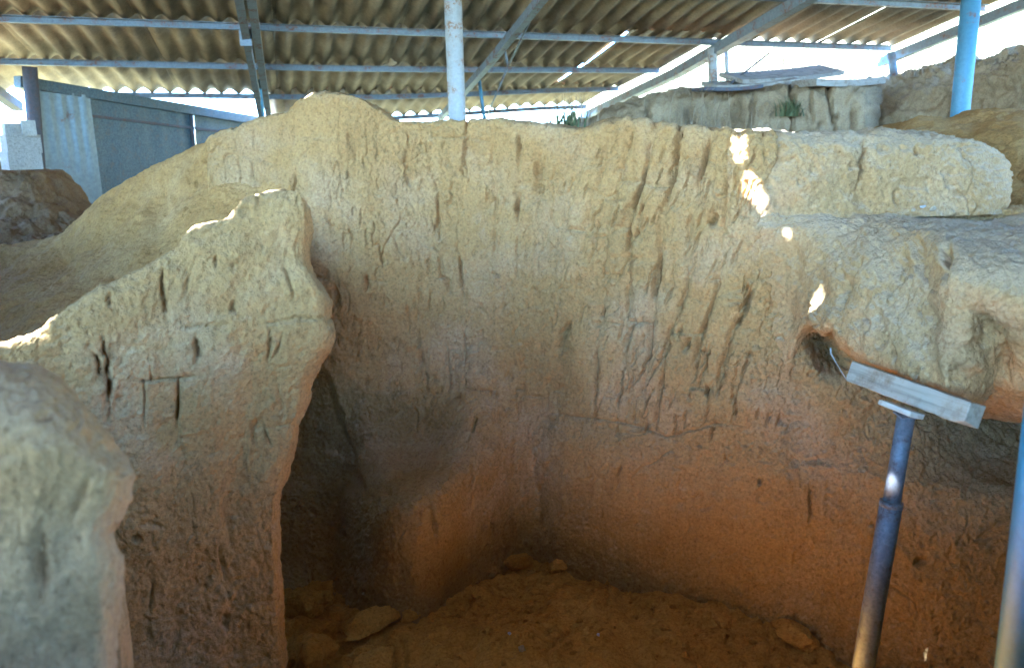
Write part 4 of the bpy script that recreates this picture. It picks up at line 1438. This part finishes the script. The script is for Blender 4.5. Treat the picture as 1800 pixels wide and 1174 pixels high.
a, b = at(796, 0, 5.9), at(804, 212, 5.95)
post('rust-flecked pale steel post standing behind the dip in the curving wall', on_line(a, b, 3.24), on_line(a, b, 0.95), 0.062, PAINT_POST)
a, b = at(1707, 0, 5.6), at(1687, 205, 5.65)
post('clean blue steel post rising from the sandy heap', on_line(a, b, 3.1), on_line(a, b, 1.6), 0.060, PAINT_BLUE)
a, b = at(1843, 800, 1.62), at(1796, 1174, 1.64)
post('bright blue steel post standing in the pit beside the prop', on_line(a, b, 4.1), on_line(a, b, -0.05), 0.055, PAINT_POLE)
a, b = at(1252, 84, 8.2), at(1254, 156, 8.2)
post('pale thick post carrying the dark rafter over the old planks', a, b, 0.045, PAINT_POST)
a, b = at(1276, 82, 8.3), at(1279, 152, 8.3)
post('thin pale post next to the thick one over the old planks', a, b, 0.020, PAINT_POST)
a, b = at(1566, 92, 8.4), at(1573, 142, 8.4)
post('short grey post under the roof corner on top of the brown section', a, b, 0.040, PAINT_PURLIN)

# ================================================================== STEEL PROP WITH ITS BOARD
def prop():
    top = Vector(at(1593, 731, 2.38))
    low = Vector(at(1517, 1174, 2.30))
    ax = (low - top).normalized()
    foot = top + ax * ((0.03 - top.z) / ax.z)
    joint = Vector(at(1566, 882, 2.345))
    joint = top + ax * ((joint - top).dot(ax))
    t = thing('steel_prop', 'telescopic grey steel prop leaning under the pale board', 'prop', tuple(foot))
    mb = MB()
    mb.tube([top, joint + ax * 0.05], 0.0265, 28)
    inner = adopt(mb.build('inner_tube', PROP_STEEL, None, True), t)
    mb = MB()
    mb.tube([joint, joint + ax * 0.004, foot], [0.031, 0.0345, 0.0345], 28)
    outer = adopt(mb.build('outer_tube', PROP_STEEL, None, True), t)
    mb = MB()
    mb.tube([joint + ax * 0.001, joint + ax * 0.018], 0.0356, 28)
    adopt(mb.build('collar', PROP_STEEL, None, True), outer)
    mb = MB()
    mb.box(top - ax * 0.003, (0.030, 0.030, 0.003))
    adopt(mb.build('head_plate', PROP_STEEL, None, bevel=0.002), inner)
    mb = MB()
    mb.box(foot - Vector((0, 0, 0.0)), (0.075, 0.075, 0.005))
    adopt(mb.build('foot_plate', PROP_STEEL, None, bevel=0.002), outer)
    # the board lies on the wedge on the head plate
    A = Vector(at(1490, 656, 2.70))
    B = Vector(at(1698, 733, 2.24))
    x = (B - A).normalized()
    y = Vector((0, 0, 1)).cross(x).normalized()
    z = x.cross(y).normalized()
    L = (B - A).length
    mid = (A + B) / 2 + y * 0.035
    y, z = y * math.cos(0.3) - z * math.sin(0.3), z * math.cos(0.3) + y * math.sin(0.3)
    M = Matrix((x, y, z)).transposed()
    mb = MB()
    h = 0.037
    nseg = 14
    vs = []
    for i in range(nseg + 1):
        fx = -L / 2 + L * i / nseg
        ch = 0.012 if i == nseg else 0.0
        for (yy, zz) in ((-0.035, -h), (0.035, -h), (0.035, h), (-0.035, h)):
            jit = Vector((0, random.uniform(-0.0012, 0.0012), random.uniform(-0.0014, 0.0014)))
            vs.append(Vector((fx, yy, zz + (ch if (zz < 0 and yy < 0) else 0))) + jit)
    fs = []
    for i in range(nseg):
        for k in range(4):
            fs.append((i * 4 + k, i * 4 + (k + 1) % 4, i * 4 + 4 + (k + 1) % 4, i * 4 + 4 + k))
    fs += [(3, 2, 1, 0), tuple(nseg * 4 + k for k in range(4))]
    mb.add(vs, fs)
    o = mb.build('board', BOARD_WOOD, None, bevel=0.004)
    o.matrix_world = Matrix.Translation(mid) @ M.to_4x4()
    tag(o, 'short pale weathered board wedged between the prop and the ledge', 'board')
    wt = top - ax * 0.010
    mb = MB()
    mb.box((0, 0, 0), (0.066, 0.030, 0.009))
    o = mb.build('wedge', WEDGE_WOOD, None, bevel=0.003)
    o.matrix_world = Matrix.Translation(wt + Vector((-0.02, 0.0, 0.012))) @ M.to_4x4()
    tag(o, 'thin raw wooden wedge between the prop head and the board', 'wedge')
    # twist of wire at the board's far end
    mb = MB()
    a_ = A + z * -0.02
    pts = [a_, a_ + Vector((-0.03, 0.02, 0.05)), a_ + Vector((-0.05, 0.03, 0.085)), a_ + Vector((-0.052, 0.03, 0.105))]
    mb.tube(pts, [0.0012, 0.0012, 0.003, 0.002], 6)
    o = mb.build('wire', PAINT_POST, None, True)
    tag(o, 'thin twist of wire at the far end of the pale board', 'wire')


prop()

# ================================================================== FENCE, BLOCKS, PLANKS
def fence():
    t = thing('sheet_metal_fence', 'grey-blue sheet metal fence with a dark top rail behind the earth mass', 'fence', tuple(at(150, 380, 7.6)))
    TL, TR = Vector(at(50, 149, 7.42)), Vector(at(520, 224, 10.6))
    xs = [0.0, 0.165, 0.52, 0.86, 1.15]
    for i in range(4):
        a = TL.lerp(TR, xs[i] + 0.004)
        b = TL.lerp(TR, xs[i + 1] - 0.004)
        d = (b - a)
        nrm = Vector((d.y, -d.x, 0)).normalized()
        if i == 0:
            b = b + nrm * 0.05
        n = 16
        vs, fs = [], []
        for j in range(n + 1):
            p_ = a.lerp(b, j / n)
            wob = nrm * (0.012 * math.sin(j * 1.9 + i) + 0.006 * math.sin(j * 4.1))
            for z_ in (0.0, -0.35, -0.7, -1.35):
                vs.append(p_ + wob * (1 + z_) + Vector((0, 0, z_ - 0.02)))
        m = len(vs)
        vs += [v_ - nrm * 0.004 for v_ in vs]
        for j in range(n):
            for k in range(3):
                q_ = (j * 4 + k, j * 4 + k + 1, (j + 1) * 4 + k + 1, (j + 1) * 4 + k)
                fs.append(q_)
                fs.append(tuple(m + w_ for w_ in q_[::-1]))
        mb = MB()
        mb.add(vs, fs)
        o = mb.build('panel', GALV if i == 0 else GALV_DARK, None, True)
        adopt(o, t)
        if i == 0:
            o['label'] = 'lighter blue end panel'
    mb = MB()
    mb.beam(TL + Vector((-0.05, -0.08, 0.02)), TL.lerp(TR, 1.15) + Vector((0, -0.08, 0.0)), [(-0.05, -0.05), (0.05, -0.05), (0.05, 0.05), (-0.05, 0.05)])
    adopt(mb.build('top_rail', GALV_DARK, None, bevel=0.006), t)
    mb = MB()
    mb.beam(TL.lerp(TR, 0.16) + Vector((0, -0.03, -0.20)), TL.lerp(TR, 0.9) + Vector((0, -0.03, -0.17)), [(-0.012, -0.012), (0.012, -0.012), (0.012, 0.012), (-0.012, 0.012)])
    adopt(mb.build('middle_rail', RUSTY), t)
    for f_ in (0.525, 0.005, 0.86):
        p_ = TL.lerp(TR, f_) + Vector((0, -0.05, 0))
        mb = MB()
        mb.tube([p_ + Vector((0, 0, 0.0)), p_ + Vector((-0.03, 0, -1.3))], 0.02, 10)
        adopt(mb.build('fence_post', RUSTY, None, True), t)


fence()
a, b = at(52, 118, 7.3), at(62, 236, 7.3)
post('dark rusty post wrapped in wire beside the pale concrete blocks', a, on_line(a, b, 1.6), 0.06, RUSTY)


def block(label, px_, py_, Y_, rz, dims):
    p_ = Vector(at(px_, py_, Y_))
    w, d, h = dims
    mb = MB()
    # hollow block: outer walls and a web round two open cells
    t_ = 0.03
    outer = [(-w, -d), (w, -d), (w, d), (-w, d)]
    c1 = [(-w + t_, -d + t_), (-t_ / 2, -d + t_), (-t_ / 2, d - t_), (-w + t_, d - t_)]
    c2 = [(t_ / 2, -d + t_), (w - t_, -d + t_), (w - t_, d - t_), (t_ / 2, d - t_)]
    for (x0, x1, y0, y1) in ((-w, w, -d, -d + t_), (-w, w, d - t_, d), (-w, -w + t_, -d + t_, d - t_), (w - t_, w, -d + t_, d - t_), (-t_ / 2, t_ / 2, -d + t_, d - t_)):
        mb.box(((x0 + x1) / 2, (y0 + y1) / 2, h), ((x1 - x0) / 2, (y1 - y0) / 2, h))
    o = mb.build('concrete_block', BLOCK)
    o.location = p_
    o.rotation_euler = (0, 0, rz)
    return tag(o, label, 'block', 'concrete blocks stacked on the dark bank')


block('lowest pale concrete block of the small stack on the dark bank', 40, 298, 6.15, 0.85, (0.115, 0.09, 0.066))
block('middle concrete block of the small stack on the dark bank', 39, 269, 6.15, 0.80, (0.115, 0.09, 0.066))
block('small concrete block on top of the stack, turned end-on by the rusty post', 52, 240, 6.15, 0.6, (0.045, 0.075, 0.058))
block('concrete block on top of the stack beside the end-on one', 24, 241, 6.18, 0.7, (0.06, 0.07, 0.050))


def plank(label, a, b, w, th, mat=GREY_WOOD, roll=0.0):
    a, b = Vector(a), Vector(b)
    x = (b - a).normalized()
    y = Vector((0, 0, 1)).cross(x).normalized()
    z = x.cross(y)
    if roll:
        y, z = y * math.cos(roll) + z * math.sin(roll), z * math.cos(roll) - y * math.sin(roll)
    L = (b - a).length
    mb = MB()
    n = 10
    vs, fs = [], []
    for i in range(n + 1):
        sag = -0.015 * math.sin(math.pi * i / n)
        for yy, zz in ((-w, -th), (w, -th), (w, th), (-w, th)):
            vs.append((-L / 2 + L * i / n, yy, zz + sag))
    for i in range(n):
        for k in range(4):
            fs.append((i * 4 + k, i * 4 + (k + 1) % 4, i * 4 + 4 + (k + 1) % 4, i * 4 + 4 + k))
    fs += [(3, 2, 1, 0), tuple(n * 4 + k for k in range(4))]
    mb.add(vs, fs)
    o = mb.build('plank', mat, None, bevel=0.004)
    o.matrix_world = Matrix.Translation((a + b) / 2) @ Matrix((x, y, z)).transposed().to_4x4()
    return tag(o, label, 'plank', 'old planks on the grey section')


plank('long pale plank lying uppermost on the grey section', at(1284, 138, 7.5), at(1462, 123, 8.1), 0.16, 0.02, GREY_WOOD, 0.25)
plank('grey plank under the long pale one on the grey section', at(1246, 151, 7.4), at(1392, 139, 7.7), 0.12, 0.02, GREY_WOOD, 0.2)
plank('short plank coloured dark for its shaded underside over the hollow of the grey section', at(1226, 157, 7.2), at(1330, 153, 7.4), 0.10, 0.015, RUSTY)  # dark material stands in for shade on the planks' underside
plank('flat slab of board bedded on the crest of the grey section', at(1412, 147, 7.3), at(1532, 143, 7.5), 0.18, 0.03, GREY_WOOD)
mbr = MB()
mbr.tube([at(1286, 146, 7.4), at(1352, 94, 8.2)], 0.010, 8)
tag(mbr.build('iron_rod', RUSTY, None, True), 'thin dark iron rod slanting above the old planks', 'rod')

# ================================================================== WEEDS
def blades(name, label, base, n, hgt, spread, mat, seed, lean=0.35, width=0.006, kind=None, cat='weed', group=None, down=False):
    r = random.Random(seed)
    V, Fq = [], []
    for i in range(n):
        bx, by = r.gauss(0, spread), r.gauss(0, spread * 0.6)
        h = hgt * r.uniform(0.45, 1.1)
        a = r.uniform(0, 2 * math.pi)
        le = lean * r.uniform(0.1, 1.2) * h
        sx, sy = math.cos(a), math.sin(a)
        wx, wy = -sy * width, sx * width
        o = len(V)
        for t in (0, 0.35, 0.7, 1.0):
            x = bx + sx * le * t * t
            y = by + sy * le * t * t
            z = h * t * (1 - 0.15 * t * t) * (-1 if down else 1)
            ww = (1 - 0.85 * t)
            V.append((x - wx * ww, y - wy * ww, z))
            V.append((x + wx * ww, y + wy * ww, z))
        for k in range(3):
            Fq.append((o + 2 * k, o + 2 * k + 1, o + 2 * k + 3, o + 2 * k + 2))
    o_ = link(name, mesh_np(name, np.array(V), np.array(Fq), False), mat)
    o_.location = tuple(base)
    return tag(o_, label, cat, group, kind)


blades('dry_weed', 'tall dry stalks hanging by the foot of the dark rafter', at(1222, 228, 7.25), 26, 0.80, 0.16, DRY, 1, 1.0, 0.004)
blades('dry_weed', 'tangle of dry stalks filling the hollow of the grey section', at(1268, 230, 7.2), 46, 0.34, 0.24, DRY, 2, 1.6, 0.004)
blades('dry_weed', 'thin dry stalks between the curving wall and the dark rafter', at(1010, 226, 6.8), 40, 0.36, 0.10, DRY, 3, 0.4)
blades('green_weed', 'small green weed at the end of the lit roof edge behind the wall', at(990, 228, 6.6), 70, 0.20, 0.07, GREEN, 4, 0.8, 0.009)
blades('green_weed', 'green creeper growing down the vertical hollow of the grey section', at(1386, 205, 7.2), 80, 0.18, 0.05, GREEN, 5, 0.9, 0.010)
blades('dry_weed', 'tuft of dry grass on the crest beside the short grey post', at(1612, 136, 8.0), 60, 0.16, 0.05, DRY, 6, 0.9)
blades('dry_weed', 'dry stalks standing behind the old planks', at(1345, 132, 8.6), 60, 0.45, 0.16, DRY, 8, 0.5)


def hillside_grass():
    r = np.random.RandomState(5)
    n = 26000
    x = r.uniform(1.0, 22, n)
    y = r.uniform(8.6, 26, n)
    keep = (x * 0.62 + y * 0.78) > 9.2
    x, y = x[keep], y[keep]
    n = len(x)
    z = ground_z(x, y)
    h = r.uniform(0.12, 0.42, n) * (0.6 + 0.8 * (vnoise(np.stack([x, y, 0 * x], -1) * 0.8, 3) * 0.5 + 0.5))
    a = r.uniform(0, 6.283, n)
    le = h * r.uniform(0.1, 0.6, n)
    wx, wy = -np.sin(a) * 0.012, np.cos(a) * 0.012
    B = np.stack([x, y, z - 0.03], -1)
    T = B + np.stack([np.cos(a) * le, np.sin(a) * le, h], -1)
    W = np.stack([wx, wy, 0 * wx], -1)
    V = np.stack([B - W, B + W, T + W * 0.2, T - W * 0.2], 1).reshape(-1, 3)
    o = link('dry_grass', mesh_np('dry_grass', V, np.arange(n * 4).reshape(-1, 4), False), DRY)
    tag(o, 'sunlit dry grass covering the hillside beyond the shelter', 'grass', kind='stuff')


hillside_grass()


def rubble():
    """crumbs of earth strewn over the pit floor"""
    r = np.random.RandomState(11)
    V, Fq = [], []
    base = np.array([[0, 0, 1], [1, 0, 0.1], [0.2, 1, 0], [-0.9, 0.3, 0.1], [-0.3, -0.95, 0], [0, 0, -0.8]])
    tri = np.array([[0, 1, 2], [0, 2, 3], [0, 3, 4], [0, 4, 1], [5, 2, 1], [5, 3, 2], [5, 4, 3], [5, 1, 4]])
    for i in range(900):
        x, y = r.uniform(-0.9, 1.6), r.uniform(2.75, 4.0)
        if y > 3.95 - 0.72 * max(0, x - 0.1):
            continue
        sz = 0.004 + 0.022 * r.rand() ** 3.2
        P = np.array([[[x, y, 0.0]]])
        z = 0.08 * fbm(P, 1.4, 4, 301) + 0.055 * fbm(P, 5, 4, 302, 0.6) + 0.022 * fbm(P, 16, 4, 303, 0.6) + 0.02 * np.abs(fbm(P, 9, 3, 304))
        z = float(z[0, 0]) + 0.03 * math.exp(-(((x - 0.45) / 0.55) ** 2 + ((y - 3.15) / 0.5) ** 2)) - 0.05
        v = (base + r.uniform(-0.3, 0.3, base.shape)) * sz * np.array([1, r.uniform(0.6, 1), r.uniform(0.5, 0.9)])
        a = r.uniform(0, 6.28)
        c, s_ = math.cos(a), math.sin(a)
        v = v @ np.array([[c, -s_, 0], [s_, c, 0], [0, 0, 1]]).T + np.array([x, y, z + sz * 0.2])
        Fq.append(tri + len(V) * 6)
        V.append(v)
    o = link('rubble', mesh_np('rubble', np.concatenate(V), np.concatenate(Fq), False), FLOOR)
    tag(o, 'small crumbs of earth strewn over the pit floor', 'rubble', kind='stuff')


rubble()
